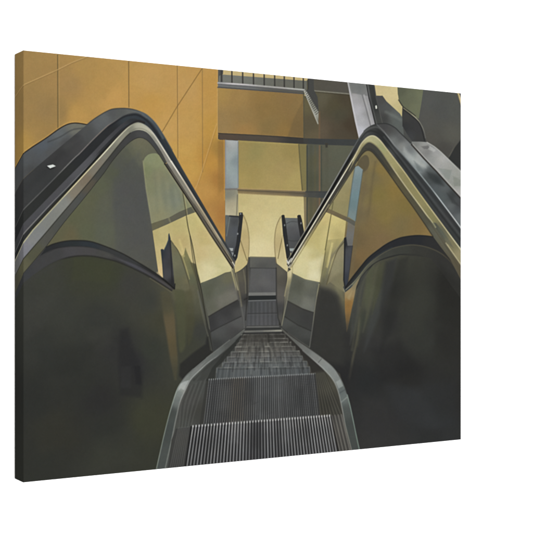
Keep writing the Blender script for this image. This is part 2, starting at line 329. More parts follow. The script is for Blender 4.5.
# dark reflected beam
P([(151.4, 223.6), (169, 217.6), (179.4, 211.8), (192.2, 206.4), (197, 211.2), (186, 215.3), (167.6, 223.9), (154.2, 230.2), (152.4, 230.6)], [(155, 227, (104, 100, 74)), (172, 219, (98, 96, 78)), (190, 209, (94, 94, 76))], .8)
L([(168.6, 217.5), (170.3, 221.8)], 1.6, (134, 132, 102), 1, .6)
# cream reflection
P([(152.5, 230.8), (167.6, 224.2), (186, 215.6), (197, 211.6), (216, 242), (231.4, 267.5), (230.7, 271.6), (225.5, 272.5), (216.3, 277), (200.5, 283.2), (196, 286), (180, 292), (163.6, 279.4), (158.4, 272.5), (157, 263.3)],
  [(156, 235, (182, 168, 112)), (165, 232, (192, 178, 120)), (175, 228, (186, 172, 112)), (160, 255, (196, 178, 120)), (161, 273, (212, 186, 130)), (180, 240, (188, 168, 112)), (190, 225, (190, 178, 116)), (198, 222, (206, 192, 126)),
   (205, 235, (202, 182, 124)), (200, 255, (200, 180, 124)), (215, 250, (204, 188, 130)), (208, 265, (206, 194, 142)), (225, 265, (208, 198, 144)), (205, 278, (210, 200, 150)), (222, 270, (196, 188, 132))], .8)
L([(158, 273), (162, 277.5)], 2.5, (222, 196, 146), 2, .6)
# grey-olive area right of the fin and the second peak
P(C([(170.5, 239.7), (174.5, 245), (178.2, 250.5), (183.3, 262), (188.6, 280), (190, 292)]) + [(176, 296), (174, 289)],
  [(172, 247, (112, 108, 80)), (175, 262, (112, 112, 86)), (180, 270, (104, 104, 80)), (178, 285, (98, 98, 72)), (187, 285, (112, 106, 76))], .8)
P([(185.4, 247.5)] + C([(186.5, 251), (189.5, 258), (193.8, 267), (197, 276), (200.4, 290)]) + [(190, 294)] + C([(188.6, 283), (185.5, 270), (182.5, 262), (178, 252)]) + [(182, 256), (184, 254)],
  [(186, 256, (126, 122, 82)), (189, 267, (104, 106, 76)), (192, 280, (96, 98, 72)), (186, 268, (134, 128, 86)), (198, 285, (88, 90, 66))], 1.1)
L([(179.5, 240), (182, 248), (183.5, 256)], 2, (214, 196, 124), 2, .6)
L(C([(170.8, 240.5), (178.2, 251), (183.3, 264), (188.6, 282), (190.5, 292)]), .8, (78, 72, 50), .8, .8)
L(C([(174, 244), (180.5, 252), (185, 264), (189.5, 279)]), .7, (206, 190, 130), .9, .5)
# dark fin
P([(161, 249.4), (162.2, 248.8), (164.2, 250), (166.5, 245), (168.2, 239.7), (168.4, 234.6), (169.3, 233.3), (170.6, 238.4), (171.6, 252), (174.9, 288.6), (164, 280), (162.8, 268)],
  [(162, 255, (44, 54, 62)), (165, 262, (68, 68, 74)), (168, 255, (66, 66, 72)), (171, 262, (58, 58, 58)), (167, 275, (74, 74, 78)), (173, 282, (46, 46, 48)), (169, 236, (52, 60, 68))], .8)
L([(161.2, 250), (162.6, 264), (163.6, 279)], 1, (36, 48, 60), .8, .8)
L([(168.9, 234), (168.6, 240), (166, 246), (163.8, 250.5)], .9, (56, 74, 88), .8, .7)
L([(170.2, 241), (171.3, 262), (172.2, 284)], 1.3, (44, 44, 46), 1, .7)

# ---- left glass: dark lower part ------------------------------------------
arch_i = C([(23.4, 283), (37, 272.5), (54, 262.2), (66, 258), (77.8, 256), (90, 256), (99.7, 257.4), (114, 260.7), (126, 265.2), (137.8, 270.6), (150, 277), (160, 283.2), (171.5, 290.6)])
P([(XE, 300), (23.4, 273.8), (46.3, 246.8)] + arch_o + [(190, 291), (197, 292), (213, 352), (190, 372), (172, 404), (156.4, 470), (150, 492), (-8, 492)],
  [(25, 300, (60, 62, 54)), (50, 280, (62, 64, 54)), (90, 268, (62, 66, 46)), (110, 275, (62, 66, 46)), (80, 275, (62, 64, 48)), (130, 285, (64, 64, 58)), (150, 300, (62, 64, 56)), (60, 310, (60, 62, 54)), (100, 320, (56, 58, 52)), (40, 345, (54, 56, 50)),
   (120, 345, (52, 52, 50)), (135, 360, (50, 50, 50)), (80, 380, (50, 52, 46)), (150, 350, (56, 60, 50)), (30, 400, (48, 50, 45)), (60, 430, (52, 52, 44)), (110, 430, (50, 52, 46)), (100, 400, (48, 48, 46)), (150, 420, (62, 64, 44)), (150, 460, (56, 58, 46)),
   (40, 470, (50, 52, 45)), (110, 465, (56, 58, 48)), (165, 320, (66, 66, 48)), (190, 297, (100, 98, 72)), (192, 310, (82, 82, 62)), (180, 310, (78, 78, 54)), (200, 330, (62, 64, 58)), (185, 340, (62, 64, 50)), (190, 320, (70, 70, 50)), (178, 296, (96, 94, 68)), (168, 300, (72, 70, 52)), (198, 300, (86, 86, 66)), (0, 400, (50, 50, 46))], .8)
# arch band
P([(XE, 300), (23.4, 273.8), (46.3, 246.8)] + arch_o + [(171.5, 290.6)] + arch_i[::-1] + [(XE, 305)],
  [(25, 279, (62, 64, 66)), (40, 262, (66, 66, 66)), (55, 254, (66, 66, 66)), (70, 250, (74, 72, 74)), (90, 250, (74, 72, 72)), (105, 253, (72, 72, 68)), (120, 260, (62, 62, 62)), (135, 266, (68, 68, 74)), (150, 273, (66, 64, 66)), (168, 285, (70, 66, 62))], .9)
P(arch_o + C([(174.6, 288.6), (160, 278.8), (146, 270), (135, 264.4), (124, 259.4), (112, 254.2), (100, 249.8), (88, 246.8), (75, 246.2), (64, 247), (54, 249), (46.3, 252.5), (40, 256)]),
  [(50, 248, (46, 48, 50)), (70, 244, (46, 52, 54)), (90, 244.5, (48, 56, 62)), (110, 250, (58, 60, 60)), (130, 260, (58, 60, 60)), (150, 271, (48, 48, 48))], 1)
L(arch_o, 1.2, (40, 40, 36), .9, .8)
L(C([(40, 257), (54, 249.2), (64, 247.2), (75, 246.4), (88, 247), (100, 250), (106, 252)]), .9, (40, 40, 40), 1.2, [(42, 255, .1), (55, 249, .5), (85, 247, .6), (98, 249.5, .3), (106, 252, 0)])
L(C([(100, 252.4), (112, 256.6), (124, 261.4), (135, 266.4), (148, 273.6), (160, 281), (170, 287.6)]), 1.4, [(104, 253, (84, 84, 78)), (130, 264, (82, 82, 90)), (160, 281, (78, 76, 80))], 1.2, [(101, 252, 0), (112, 256, .3), (124, 261, .7), (160, 281, .7)])
L(arch_i, 1.5, (46, 46, 42), 1.1, [(30, 278, 0), (54, 262, .25), (72, 257, .8), (100, 258, .8), (150, 277, .8)])
L(C([(150, 278.3), (160, 284.6), (171.5, 292)]), .8, (112, 104, 76), 1, .6)
L([(162, 278.3), (174.5, 289.2), (175, 284)], 1.1, (30, 30, 30), .9, .8)
L([(23.4, 284), (45, 270), (60, 262.5)], 3, (64, 64, 60), 5, .5)
for pts, c, s, a in (
        ([(120, 330), (128, 328), (134, 350), (143, 372), (142, 398), (120, 395), (118, 360)], (42, 42, 44), 6, .5),
        ([(84, 330), (112, 326), (114, 345), (96, 350)], (66, 66, 58), 10, .3),
        ([(134, 366), (140, 366), (142, 385), (136, 384)], (38, 38, 40), 3, .5),
        ([(121, 367), (131, 366), (131, 388), (121, 388)], (56, 56, 56), 3, .35),
        ([(74, 258), (114, 262), (108, 282), (72, 280)], (68, 72, 42), 5, .3),
        ([(24, 300), (60, 290), (40, 330), (24, 340)], (66, 66, 60), 12, .35),
        ([(40, 350), (100, 342), (80, 372), (36, 380)], (46, 48, 44), 14, .4),
        ([(144, 405), (168, 398), (158, 440), (150, 462), (142, 440)], (60, 61, 46), 10, .35),
        ([(95, 440), (130, 425), (140, 460), (90, 470)], (60, 62, 50), 12, .35),
        ([(30, 425), (60, 410), (80, 440), (40, 455)], (56, 56, 44), 14, .4)):
    P(pts, c, s, a)
P([(177, 282), (197, 284), (199, 298), (177, 298)], [(180, 286, (100, 98, 72)), (190, 290, (102, 98, 72)), (196, 292, (92, 90, 68)), (180, 296, (94, 92, 68))], 7, .8)
# ochre smears in the dark glass
P(C([(160.5, 292), (168, 292), (174, 312), (176.3, 340), (177.8, 362), (176.6, 380)]) + C([(174.5, 380), (170, 358), (167, 338), (163.5, 318)]),
  [(165, 300, (88, 82, 52)), (170, 325, (104, 88, 58)), (172, 345, (104, 86, 50)), (175, 370, (94, 84, 52))], 3, [(166, 296, .35), (170, 330, .8), (174, 355, .65), (176, 375, .4)])
P(C([(174, 290), (184, 292), (186, 320), (185.5, 345), (180, 352), (177.5, 335), (176, 310)]), (80, 82, 52), 4, .7)
P(C([(184, 292), (192, 292), (194, 325), (189, 345), (186, 330)]), (78, 76, 46), 4, .45)
P([(207.3, 334), (210, 342), (214, 352), (200, 364), (184, 381), (179, 376), (180, 364), (193.3, 352.6), (205.5, 344)], (45, 45, 43), 3, .85)
# seams
P([(190, 262), (196, 264), (200.5, 282.5), (209, 328), (213.4, 352), (210, 350), (204.4, 312.5), (197, 283.6)], [(194, 268, (96, 92, 60)), (200, 295, (84, 82, 64)), (208, 335, (72, 74, 68))], 1.2, .9)
L(C([(182, 188), (185.3, 208.6), (188.3, 228), (192.5, 246), (197.2, 274), (201.3, 290), (206, 318), (213, 351)]), .95, [(183, 195, (90, 86, 60)), (190, 240, (64, 60, 40)), (200, 290, (50, 48, 38)), (210, 340, (48, 48, 44))], .8, .9)
L(C([(183.2, 188), (186.5, 208.6), (189.5, 228), (193.7, 246), (198.4, 274)]), .7, (204, 190, 132), .9, .5)
L(C([(190, 236), (193.4, 262), (198, 284), (204.4, 313), (210.5, 350)]), .8, (58, 58, 46), .9, .75)
L(C([(197.5, 290), (202.5, 315), (208, 336)]), .8, (110, 108, 92), 1, .5)

left_leg()

# ---- left lower panel under the cream --------------------------------------
P([(200.5, 283.2), (216.3, 277.1), (225.5, 272.7), (230.7, 271.6), (234.7, 282), (238.6, 299.4), (242.5, 317.8), (245, 328), (229.7, 340.2), (213.4, 352.4), (208.4, 316.5)],
  [(206, 290, (92, 96, 76)), (215, 282, (94, 96, 80)), (228, 278, (104, 102, 78)), (222, 292, (98, 100, 86)), (212, 308, (92, 94, 78)), (232, 296, (108, 106, 96)), (220, 303, (106, 104, 94)), (210, 312, (98, 98, 86)), (236, 288, (96, 94, 86))], .8)
P([(208.4, 316.5), (222, 308.4), (238.6, 299.2), (242.5, 317.8), (245, 328), (229.7, 340.2), (213.4, 352.4)], [(212, 322, (58, 58, 58)), (235, 303, (58, 58, 56)), (240, 312, (76, 76, 74)), (225, 312, (60, 60, 60)), (222, 322, (70, 70, 70))], .9)
P([(211, 332), (219, 326.6), (241.4, 316), (245, 328), (229.7, 340.2), (213.4, 352.4)], [(215, 345, (60, 62, 60)), (218, 332, (78, 80, 78)), (238, 322, (86, 86, 84)), (235, 333, (68, 68, 66))], .9)
L([(208.6, 316.6), (222, 308.6), (238.4, 299.6)], 1.2, (52, 50, 46), 1, .7)
L([(210.6, 332), (219, 327.2), (241, 316.4)], .9, (48, 48, 46), 1, .8)
# leaf-shaped end of the left small balustrade
P(C([(243, 214.4), (246.6, 223.6), (248.7, 236.8), (248.7, 250), (247.4, 262.6), (245, 266.2), (240.5, 270), (235, 273)]) + [(234.4, 268)], [(244, 225, (196, 178, 124)), (245, 245, (190, 170, 118)), (239, 262, (196, 180, 124)), (242, 235, (186, 166, 112))], .8)
L(C([(243.6, 215.4), (247, 224.5), (249, 237), (249, 250), (247.8, 262.6)]), .8, (120, 104, 70), .9, .7)
L([(240.6, 240.7), (243.5, 250), (247, 260.5)], .8, (110, 96, 62), .8, .8)
L([(242.6, 218), (239.6, 240), (236, 263)], 1.3, (210, 190, 136), 1, .7)
P([(225.4, 215), (230, 215.4), (239.3, 216.3), (236.5, 246), (232.5, 256), (225.4, 242)], [(227, 222, (108, 116, 112)), (232, 222, (66, 68, 70)), (234, 232, (82, 86, 92)), (228, 240, (84, 88, 90)), (233, 246, (76, 78, 82))], .7)
L([(230, 216), (226.6, 236)], .8, (120, 128, 124), .9, .7)
L([(229.8, 216), (238.5, 216.6)], 1.4, (40, 42, 44), .9, .8)
P([(229.2, 248), (233.2, 248.2), (232.8, 251), (231, 251)], (176, 182, 180), .9, .85)
P([(231.4, 252), (234, 253), (233.5, 257), (232.6, 256)], (150, 156, 154), .9, .8)
P([(239, 212.6), (242.4, 212.4), (243.2, 215.4), (240.6, 240), (237.4, 257.5), (235.8, 261), (232.6, 257), (236, 244.7), (238.8, 222)], (46, 48, 50), .8)
for x, y in ((237.7, 233.8), (234.8, 255.6), (240.6, 213.8)):
    L([(x, y - .4), (x, y + .4)], 1.0, (190, 194, 192), .9, .75)
# below the leaf, brown-grey reflections
P([(235, 273.6), (240.5, 270.4), (245, 266.6), (248.2, 262.8), (248.8, 280), (248.4, 299.4), (246.6, 323), (244.2, 329), (242, 317), (238.6, 299.4)],
  [(240, 275, (94, 90, 74)), (246, 272, (78, 74, 64)), (243, 290, (84, 80, 70)), (243, 310, (84, 84, 82)), (246, 300, (60, 60, 58)), (244, 324, (78, 78, 76))], .8)
L(C([(236, 272.4), (237.5, 282), (240, 296), (241.5, 306)]), 1.4, (130, 124, 92), 1.3, .6)
L([(243.5, 270), (245.6, 283), (246, 293)], 1.1, (130, 126, 100), 1.3, .5)
L(C([(240, 300), (243, 315), (244.4, 328)]), 1, (104, 104, 100), 1, .6)
L([(246.8, 266), (247, 297), (245.6, 320)], 1.1, (48, 48, 46), 1, .75)
L([(244.5, 299.5), (247.5, 298)], 1.6, (48, 46, 42), 1, .7)
L(C([(230.8, 268), (233, 276), (235.8, 287), (238.6, 300)]), 1.5, [(231, 270, (214, 202, 150)), (234, 280, (170, 162, 120)), (238, 298, (84, 82, 76))], 1, .8)
L(C([(233, 269), (235.5, 280), (238, 290)]), .8, (226, 216, 168), .9, .6)

# ---- right small balustrade -------------------------------------------------
P(C([(281, 217), (278.6, 222), (276.3, 228.9), (275.0, 239.4), (275.2, 250), (276.4, 262)]) + [(277, 263.6), (287.4, 272.2), (288.6, 265), (283, 234)], [(279, 226, (198, 180, 124)), (277, 245, (184, 166, 116)), (282, 255, (202, 186, 134)), (285, 266, (206, 192, 140))], .8)
L(C([(280.6, 217), (278, 222), (275.8, 229), (274.6, 239.4), (274.8, 250), (276.2, 263)]), .9, (126, 110, 76), .9, .75)
L([(282.8, 235.5), (280.4, 246), (278, 258.4)], .8, (108, 96, 64), .8, .8)
L([(280.6, 220), (283, 240), (286.6, 262)], 1.2, (216, 198, 144), 1, .7)
P([(285, 217.8), (297.5, 218), (301.9, 239.4), (297, 250), (293, 256), (289, 251)], [(288, 221, (104, 110, 108)), (294, 222, (96, 98, 98)), (292, 230, (86, 86, 88)), (293, 242, (78, 80, 80)), (298, 240, (72, 74, 76))], .7)
L(C([(286, 224), (291, 221.6), (297.5, 222)]), .8, (64, 66, 66), .9, .6)
L(C([(287.5, 240), (292, 241), (298, 240.5), (302, 238)]), .9, (62, 64, 64), 1, .7)
P([(289.2, 248.4), (297, 248.4), (295, 251.4), (290, 251)], (164, 174, 170), 1, .9)
P([(297.2, 215.8), (298.6, 214.8), (300.6, 215), (302, 219.7), (304.8, 235.3), (302, 240.4), (300, 236), (298, 223.6)], (46, 46, 46), .8)
P([(281.4, 215.6), (282.8, 214.7), (284.4, 215), (285.6, 221), (288.4, 243.3), (290.4, 254), (289, 260.5), (286.6, 258.4), (282.9, 234)], (46, 48, 48), .8)
for x, y in ((284.6, 225.2), (287.3, 245.3), (301, 223.2)):
    L([(x, y - .4), (x, y + .4)], 1.0, (184, 188, 184), .9, .7)
P([(276.4, 263.6), (281, 267), (287.4, 272.6), (286, 285), (284.2, 298), (281.4, 326.5), (277.6, 318), (276.2, 298)], [(279, 272, (94, 90, 76)), (284, 280, (82, 78, 68)), (280, 295, (94, 90, 82)), (279, 310, (66, 66, 66)), (281, 318, (84, 82, 74))], .8)
P(C([(287.4, 272), (287, 282), (284.5, 296), (283.5, 312), (281.6, 325), (283, 325)]) + [(287.2, 301), (292, 276), (292, 269)], [(289, 274, (208, 196, 148)), (288, 282, (140, 134, 104)), (286, 292, (116, 112, 94)), (284, 305, (92, 90, 80)), (282, 320, (120, 116, 96))], .9)
L(C([(288.6, 270), (288.4, 276), (286, 288), (284.6, 296)]), .9, (176, 166, 124), 1, .6)
L([(276.2, 268), (276.4, 298), (278, 318), (281.6, 327.5)], 1.2, (54, 54, 52), 1, .8)

# ---- right panels ----------------------------------------------------------
P([(345.4, 180), (352, 182), (346, 222), (344.4, 238), (337.6, 250.5), (332.3, 265), (326.4, 284.7), (319.6, 282.3), (305, 279.2), (292.7, 273.4), (290, 268), (320, 219.7)],
  [(293, 268, (208, 196, 142)), (300, 260, (204, 192, 132)), (306, 250, (198, 186, 122)), (312, 240, (200, 186, 124)), (312, 265, (206, 196, 142)), (314, 276, (214, 206, 160)), (302, 274, (200, 192, 138)), (322, 228, (198, 180, 118)),
   (318, 255, (196, 184, 126)), (330, 235, (204, 186, 118)), (338, 230, (200, 184, 118)), (332, 255, (178, 166, 104)), (326, 270, (138, 130, 86)), (342, 235, (196, 180, 116)), (328, 245, (196, 184, 120))], .8)
P([(292.7, 273.2), (305, 279.4), (319.2, 282.2), (315.7, 303.3), (314, 313), (309.6, 348), (281.6, 328), (287.4, 300.7)],
  [(296, 280, (96, 98, 82)), (308, 285, (104, 106, 92)), (300, 292, (96, 98, 84)), (312, 295, (92, 94, 84)), (290, 295, (92, 94, 80)), (306, 305, (110, 112, 102)), (296, 300, (98, 100, 90)), (314, 308, (104, 106, 98)), (300, 287, (88, 90, 76))], .9)
P([(287.2, 300.8), (302.5, 308.6), (314.4, 312.6), (309.6, 348), (281.6, 328)], [(292, 308, (66, 66, 62)), (308, 318, (62, 62, 60)), (290, 320, (66, 68, 64)), (305, 335, (64, 66, 62))], .9)
P([(284.8, 316.6), (298, 325), (311.5, 331), (309.6, 348), (281.6, 328)], [(288, 322, (80, 82, 78)), (308, 333, (74, 76, 72)), (307, 344, (60, 62, 58)), (290, 331, (66, 68, 64))], 1, .9)
L([(287.3, 300.8), (302.5, 308.8), (314.4, 312.9)], 1.1, (54, 52, 46), 1, .7)
L([(284.8, 316.7), (298, 325.2), (311.8, 331.2)], 1, (50, 50, 46), 1, .8)
L(C([(292.4, 274), (290, 286), (287.2, 300), (284.2, 314), (281.8, 325.5)]), 1.0, (126, 124, 106), .9, .8)
L(C([(292.6, 267), (292.2, 274), (290, 284)]), .9, (150, 144, 104), 1, .6)
# dark glass and olive region right of the seam
P([(327, 240), (344.4, 238), (344.4, 291), (347, 312), (356, 290), (375, 262), (400, 255), (462, 260), (470, 492), (360, 492), (357, 440), (344.7, 387), (333, 366.5), (309.4, 347.6), (316.6, 305.7), (320, 284)],
  [(335, 270, (132, 128, 96)), (330, 285, (104, 100, 78)), (325, 300, (62, 60, 54)), (340, 285, (120, 116, 86)), (342, 300, (104, 98, 70)), (335, 300, (62, 62, 58)), (340, 262, (140, 132, 100)), (330, 320, (52, 52, 50)), (345, 340, (50, 50, 48)), (318, 335, (52, 52, 50)),
   (360, 320, (62, 66, 56)), (370, 290, (76, 80, 60)), (362, 290, (80, 80, 62)), (380, 285, (62, 64, 48)), (390, 320, (50, 50, 48)), (375, 345, (54, 54, 52)), (365, 380, (44, 46, 46)), (400, 290, (48, 48, 44)), (420, 300, (56, 58, 50)), (425, 340, (54, 56, 50)), (450, 290, (46, 46, 42)), (445, 340, (46, 46, 42)),
   (410, 400, (50, 52, 52)), (380, 420, (50, 50, 50)), (450, 400, (46, 46, 44)), (430, 430, (50, 52, 52)), (370, 450, (54, 54, 52)), (410, 375, (44, 44, 42)), (345, 375, (44, 44, 44))], .9)
P([(344.3, 243), (337.8, 250.8), (332.5, 265), (326.4, 285), (330, 282), (344.2, 292)], [(340, 255, (142, 134, 104)), (336, 268, (134, 130, 100)), (341, 278, (124, 118, 88)), (332, 280, (122, 116, 88))], .9)
L(C([(343.8, 242), (337.6, 250.5), (332.3, 265), (326.6, 284.5)]), .9, (92, 84, 56), .9, .85)
P([(331.5, 242), (333.4, 243), (329.4, 262), (327.6, 268), (325.6, 267)], (216, 200, 130), 1.4, .75)
P([(335, 254), (332.2, 263), (328.5, 274), (331.8, 260)], (200, 188, 124), 1.4, .6)
P(C([(319, 287), (324, 288), (331, 290), (337, 297), (341.5, 309), (343.5, 335), (343.6, 365)]) + [(330, 362), (312, 345), (316.6, 306), (318, 296)], (55, 55, 51), 8, .9)
P([(327, 240), (323.8, 262.3), (320, 284), (324, 286), (328, 262), (330, 242)], [(326, 255, (160, 150, 96)), (323, 272, (130, 124, 84)), (322, 283, (96, 94, 70))], 1.6, .6)
L(C([(333.2, 202), (329.7, 223.3), (327, 240), (323.8, 262.3), (319.8, 284.6), (316.4, 306)]), 1, [(331, 210, (110, 100, 66)), (327, 240, (106, 100, 60)), (321, 275, (100, 94, 66)), (317, 300, (60, 58, 50))], .8, .9)
L(C([(319, 284), (315.6, 303.6), (312.4, 328), (309.6, 347)]), 1.0, [(319, 286, (150, 146, 114)), (315, 304, (120, 118, 102)), (310, 340, (96, 96, 90))], .9, .85)
L(C([(334.2, 214), (331, 226), (328.6, 240)]), .8, (220, 208, 146), 1, .5)
L(C([(336, 226), (334, 236), (331, 250)]), 4, (182, 168, 106), 4, .35)

# ---- right glass, upper triangle --------------------------------------------
rg = [(330, 205)] + C([(338, 192.2), (346, 179.4), (355, 165.2), (361.5, 154.9), (366.8, 150.6), (372, 152), (378.6, 159.6), (389, 173.6), (400, 189.2), (412, 205.6), (422.5, 220.8), (433, 236.5)])
P(rg + [(434, 240), (395, 241), (369, 257.4), (348, 283), (344, 288), (344.4, 222), (320, 219.7)],
  [(333, 205, (146, 138, 96)), (342, 195, (150, 140, 98)), (350, 180, (154, 144, 104)), (346, 208, (146, 138, 96)), (366, 154, (128, 116, 76)), (371, 160, (126, 112, 74)), (374, 175, (118, 106, 70)), (365, 190, (116, 102, 68)), (362, 215, (114, 100, 68)), (358, 240, (112, 94, 60)), (352, 265, (112, 92, 58)),
   (380, 170, (136, 114, 62)), (378, 195, (128, 112, 60)), (395, 190, (136, 114, 60)), (385, 215, (130, 112, 62)), (405, 205, (126, 108, 58)), (400, 225, (122, 106, 66)), (420, 228, (128, 106, 62)), (380, 240, (124, 102, 66)), (362, 255, (122, 98, 60)), (372, 225, (124, 104, 64)), (428, 234, (136, 112, 66))], .8)
P([(376.6, 160.5), (373.4, 180), (371, 205), (367, 232), (363.5, 232), (368.6, 205), (371.8, 178), (374.6, 161)], (102, 88, 58), 4, [(375, 165, .55), (370, 205, .45), (366, 222, .15), (365, 232, 0)])
P(C([(355.6, 167.2), (357.6, 162.6), (361, 157.6), (365.5, 154.9), (368.5, 157.4), (369.2, 163.6), (367.4, 169), (363.4, 173)]) + [(362.6, 169), (358, 166)], (96, 86, 60), 1.4, .95)
P([(363, 172), (362, 180), (358, 205), (355.4, 222), (352, 246), (348, 281), (353, 276), (358.5, 232), (366.5, 185), (368, 168)], (112, 98, 68), 3, .5)
# cream lower left under the reflected beam
P([(326, 211.5), (331, 213.8), (346, 221), (344.4, 238.2), (327, 262), (310, 240)], [(328, 220, (202, 184, 120)), (334, 220, (210, 194, 122)), (342, 226, (196, 180, 116)), (338, 236, (182, 168, 108)), (322, 235, (202, 188, 124)), (328, 245, (202, 188, 122))], .8, [(328, 216, 1), (340, 228, 1), (322, 245, .6), (327, 258, 0)])
L([(333.2, 202), (329.7, 223.3), (325.2, 250)], .9, (104, 98, 62), .8, .9)
P([(327, 208), (333.6, 210.8), (346, 216.6), (355.4, 221.5), (354.6, 226.8), (346, 221), (329.7, 213.6), (325.6, 212)], [(330, 211, (116, 102, 74)), (342, 217, (112, 98, 68)), (350, 222, (92, 92, 82))], .8)
P([(355, 166.8), (358.4, 165.8), (362.9, 169.8), (361.4, 180), (357.6, 205), (355.4, 221.4), (348, 216.6), (349, 205), (352.8, 180)],
  [(358, 170, (132, 148, 150)), (360, 180, (118, 138, 140)), (355, 185, (116, 134, 138)), (356, 195, (112, 136, 140)), (353, 205, (106, 128, 130)), (352, 215, (118, 134, 134))], .8)
L([(354.8, 167.5), (352.6, 180), (347.6, 217)], 1, (96, 106, 102), .9, .8)
L([(362.9, 170.5), (361.4, 181), (355.6, 221)], .8, (88, 96, 92), .9, .8)
P([(347.8, 221.8), (355, 226.2), (352.4, 246), (346.4, 246), (346, 238)], [(350, 226, (116, 110, 98)), (350, 235, (112, 112, 108)), (349, 243, (104, 104, 102))], .8)
P([(344.2, 238), (346.2, 237), (347.6, 245.7), (352.6, 245.6), (350.4, 262), (347.6, 284), (345.4, 288.4), (343.6, 279), (344, 255)], [(345, 245, (42, 44, 48)), (349, 250, (76, 78, 84)), (347, 265, (70, 74, 82)), (346, 280, (56, 62, 72))], .8)
L([(344.8, 238.5), (344.4, 262), (343.8, 280), (345, 288)], 1.3, (34, 36, 38), .9, .85)
L([(352.6, 246), (347.9, 283)], .8, (52, 54, 56), .8, .7)

# ---- right arch -------------------------------------------------------------
ra_o = C([(345.5, 288), (348, 283.4), (354.7, 274.4), (362.5, 264.6), (369, 257.2), (380, 248.6), (387, 243.8), (395, 239.8), (402.9, 237.2), (414.7, 235.6), (424, 235.7), (433.4, 236.8)])
ra_r = C([(344.6, 290.8), (352, 284.0), (360, 274.6), (366.5, 266.2), (373, 260.0), (381, 254.4), (388, 250.4), (395, 247.6), (408, 245.1), (418.6, 245.4), (429, 247.8), (439.7, 252.6), (448.8, 259.8), (456, 268.5), (462, 278)])
P(ra_o + C([(433.4, 236.8), (440, 246), (449, 257), (456, 267), (464, 281)]) + ra_r[::-1], [(360, 270, (46, 46, 44)), (375, 256, (44, 46, 50)), (395, 243, (44, 46, 50)), (415, 240, (44, 46, 50)), (432, 243, (50, 50, 50)), (450, 260, (54, 52, 46))], .9)
ra_i = C([(347, 290.2), (353, 286), (361, 277.2), (368, 269), (375, 263), (384, 258.6), (395, 255.4), (405.5, 254.2), (418.6, 255), (430, 258)])
P(ra_r + [(462, 300), (440, 270), (430, 258)] + ra_i[::-1], [(355, 281, (96, 98, 80)), (370, 264, (84, 84, 68)), (385, 255, (66, 68, 60)), (400, 250, (62, 64, 56)), (420, 250, (58, 58, 52)), (440, 260, (54, 54, 50))], .9)
L(ra_o, 1.1, (34, 36, 38), .9, .85)
L(ra_r, 1.0, [(346, 290, (150, 150, 130)), (360, 275, (120, 116, 88)), (380, 255, (92, 88, 68)), (400, 246, (86, 82, 64)), (430, 248, (86, 80, 60)), (455, 268, (74, 68, 52))], 1, .8)
L(ra_i, 1.0, (42, 44, 44), 1, [(360, 278, .8), (395, 255, .7), (415, 255, .25), (428, 258, 0)])
L(C([(352, 282), (361, 271.5), (370, 261.5), (382, 252.5), (392, 247.5)]), 1.2, (52, 62, 66), 1, .6)
L([(343.9, 287), (345.4, 291.6), (352, 285.6)], 1.4, (58, 66, 68), .9, .9)
L([(343.4, 289), (345.3, 293), (350, 289.4), (358, 280)], .9, (150, 146, 118), .9, .8)
P([(388, 262), (397, 257), (393, 280), (383, 305), (372, 335), (364, 352), (369, 320), (380, 290)], (67, 71, 71), 5, .5)
P([(398, 260), (408, 257), (404, 290), (392, 330), (380, 352), (384, 318)], (44, 45, 43), 6, .5)
P([(374, 268), (379, 264), (375, 288), (368, 318), (363, 332), (368, 300)], (92, 92, 66), 3.5, .5)
# tongues under the V
P([(344.6, 293), (352, 287), (361, 275.5), (356.5, 286), (351.6, 310), (348, 328), (346.6, 332), (345, 312)], [(349, 293, (156, 136, 96)), (355, 284, (132, 122, 92)), (349, 305, (146, 108, 56)), (347, 322, (120, 92, 52))], 1.2, [(350, 295, 1), (348, 315, .95), (347, 330, .4)])
P([(347.5, 297), (352, 291), (350, 300), (347.8, 299)], (166, 148, 108), 2, .5)
P([(360.5, 277), (367, 271), (362, 300), (355, 330), (350, 345), (352, 310)], (68, 70, 64), 3, .85)
P([(368, 270), (374, 266), (371, 290), (366, 310), (364, 300)], (84, 88, 62), 3, .6)
P([(379, 265), (384, 262), (380, 290), (372, 315), (374, 290)], (78, 80, 54), 3, .5)
P([(386, 262), (396, 259), (392, 290), (384, 320), (380, 310)], (50, 50, 50), 5, .6)
L(C([(360, 308), (357.8, 335), (353, 358), (348.4, 384)]), 1.6, (104, 98, 70), 2.6, [(360, 308, .3), (358, 330, .75), (353, 356, .6), (349.5, 374, .2), (348, 384, 0)])
L(C([(367, 272), (360.5, 292), (357, 318), (352, 350)]), 1.4, (92, 92, 70), 3, .5)
L(C([(364, 300), (361, 320), (357, 345)]), 2, (76, 78, 58), 4, .5)
for pts, c, s, a in (
        ([(400, 262), (425, 260), (428, 290), (424, 330), (400, 340), (396, 300)], (60, 62, 52), 12, .35),
        ([(372, 350), (400, 340), (420, 370), (380, 385)], (40, 40, 40), 12, .5),
        ([(440, 265), (462, 285), (462, 330), (436, 320)], (42, 42, 38), 10, .5),
        ([(425, 385), (455, 380), (458, 430), (425, 425)], (50, 54, 56), 14, .4),
        ([(385, 385), (420, 390), (440, 430), (400, 420)], (54, 56, 58), 12, .4),
        ([(418, 430), (445, 428), (440, 444), (420, 444)], (42, 42, 40), 9, .3),
        ([(360, 395), (385, 400), (400, 440), (365, 445)], (56, 56, 54), 12, .4)):
    P(pts, c, s, a)

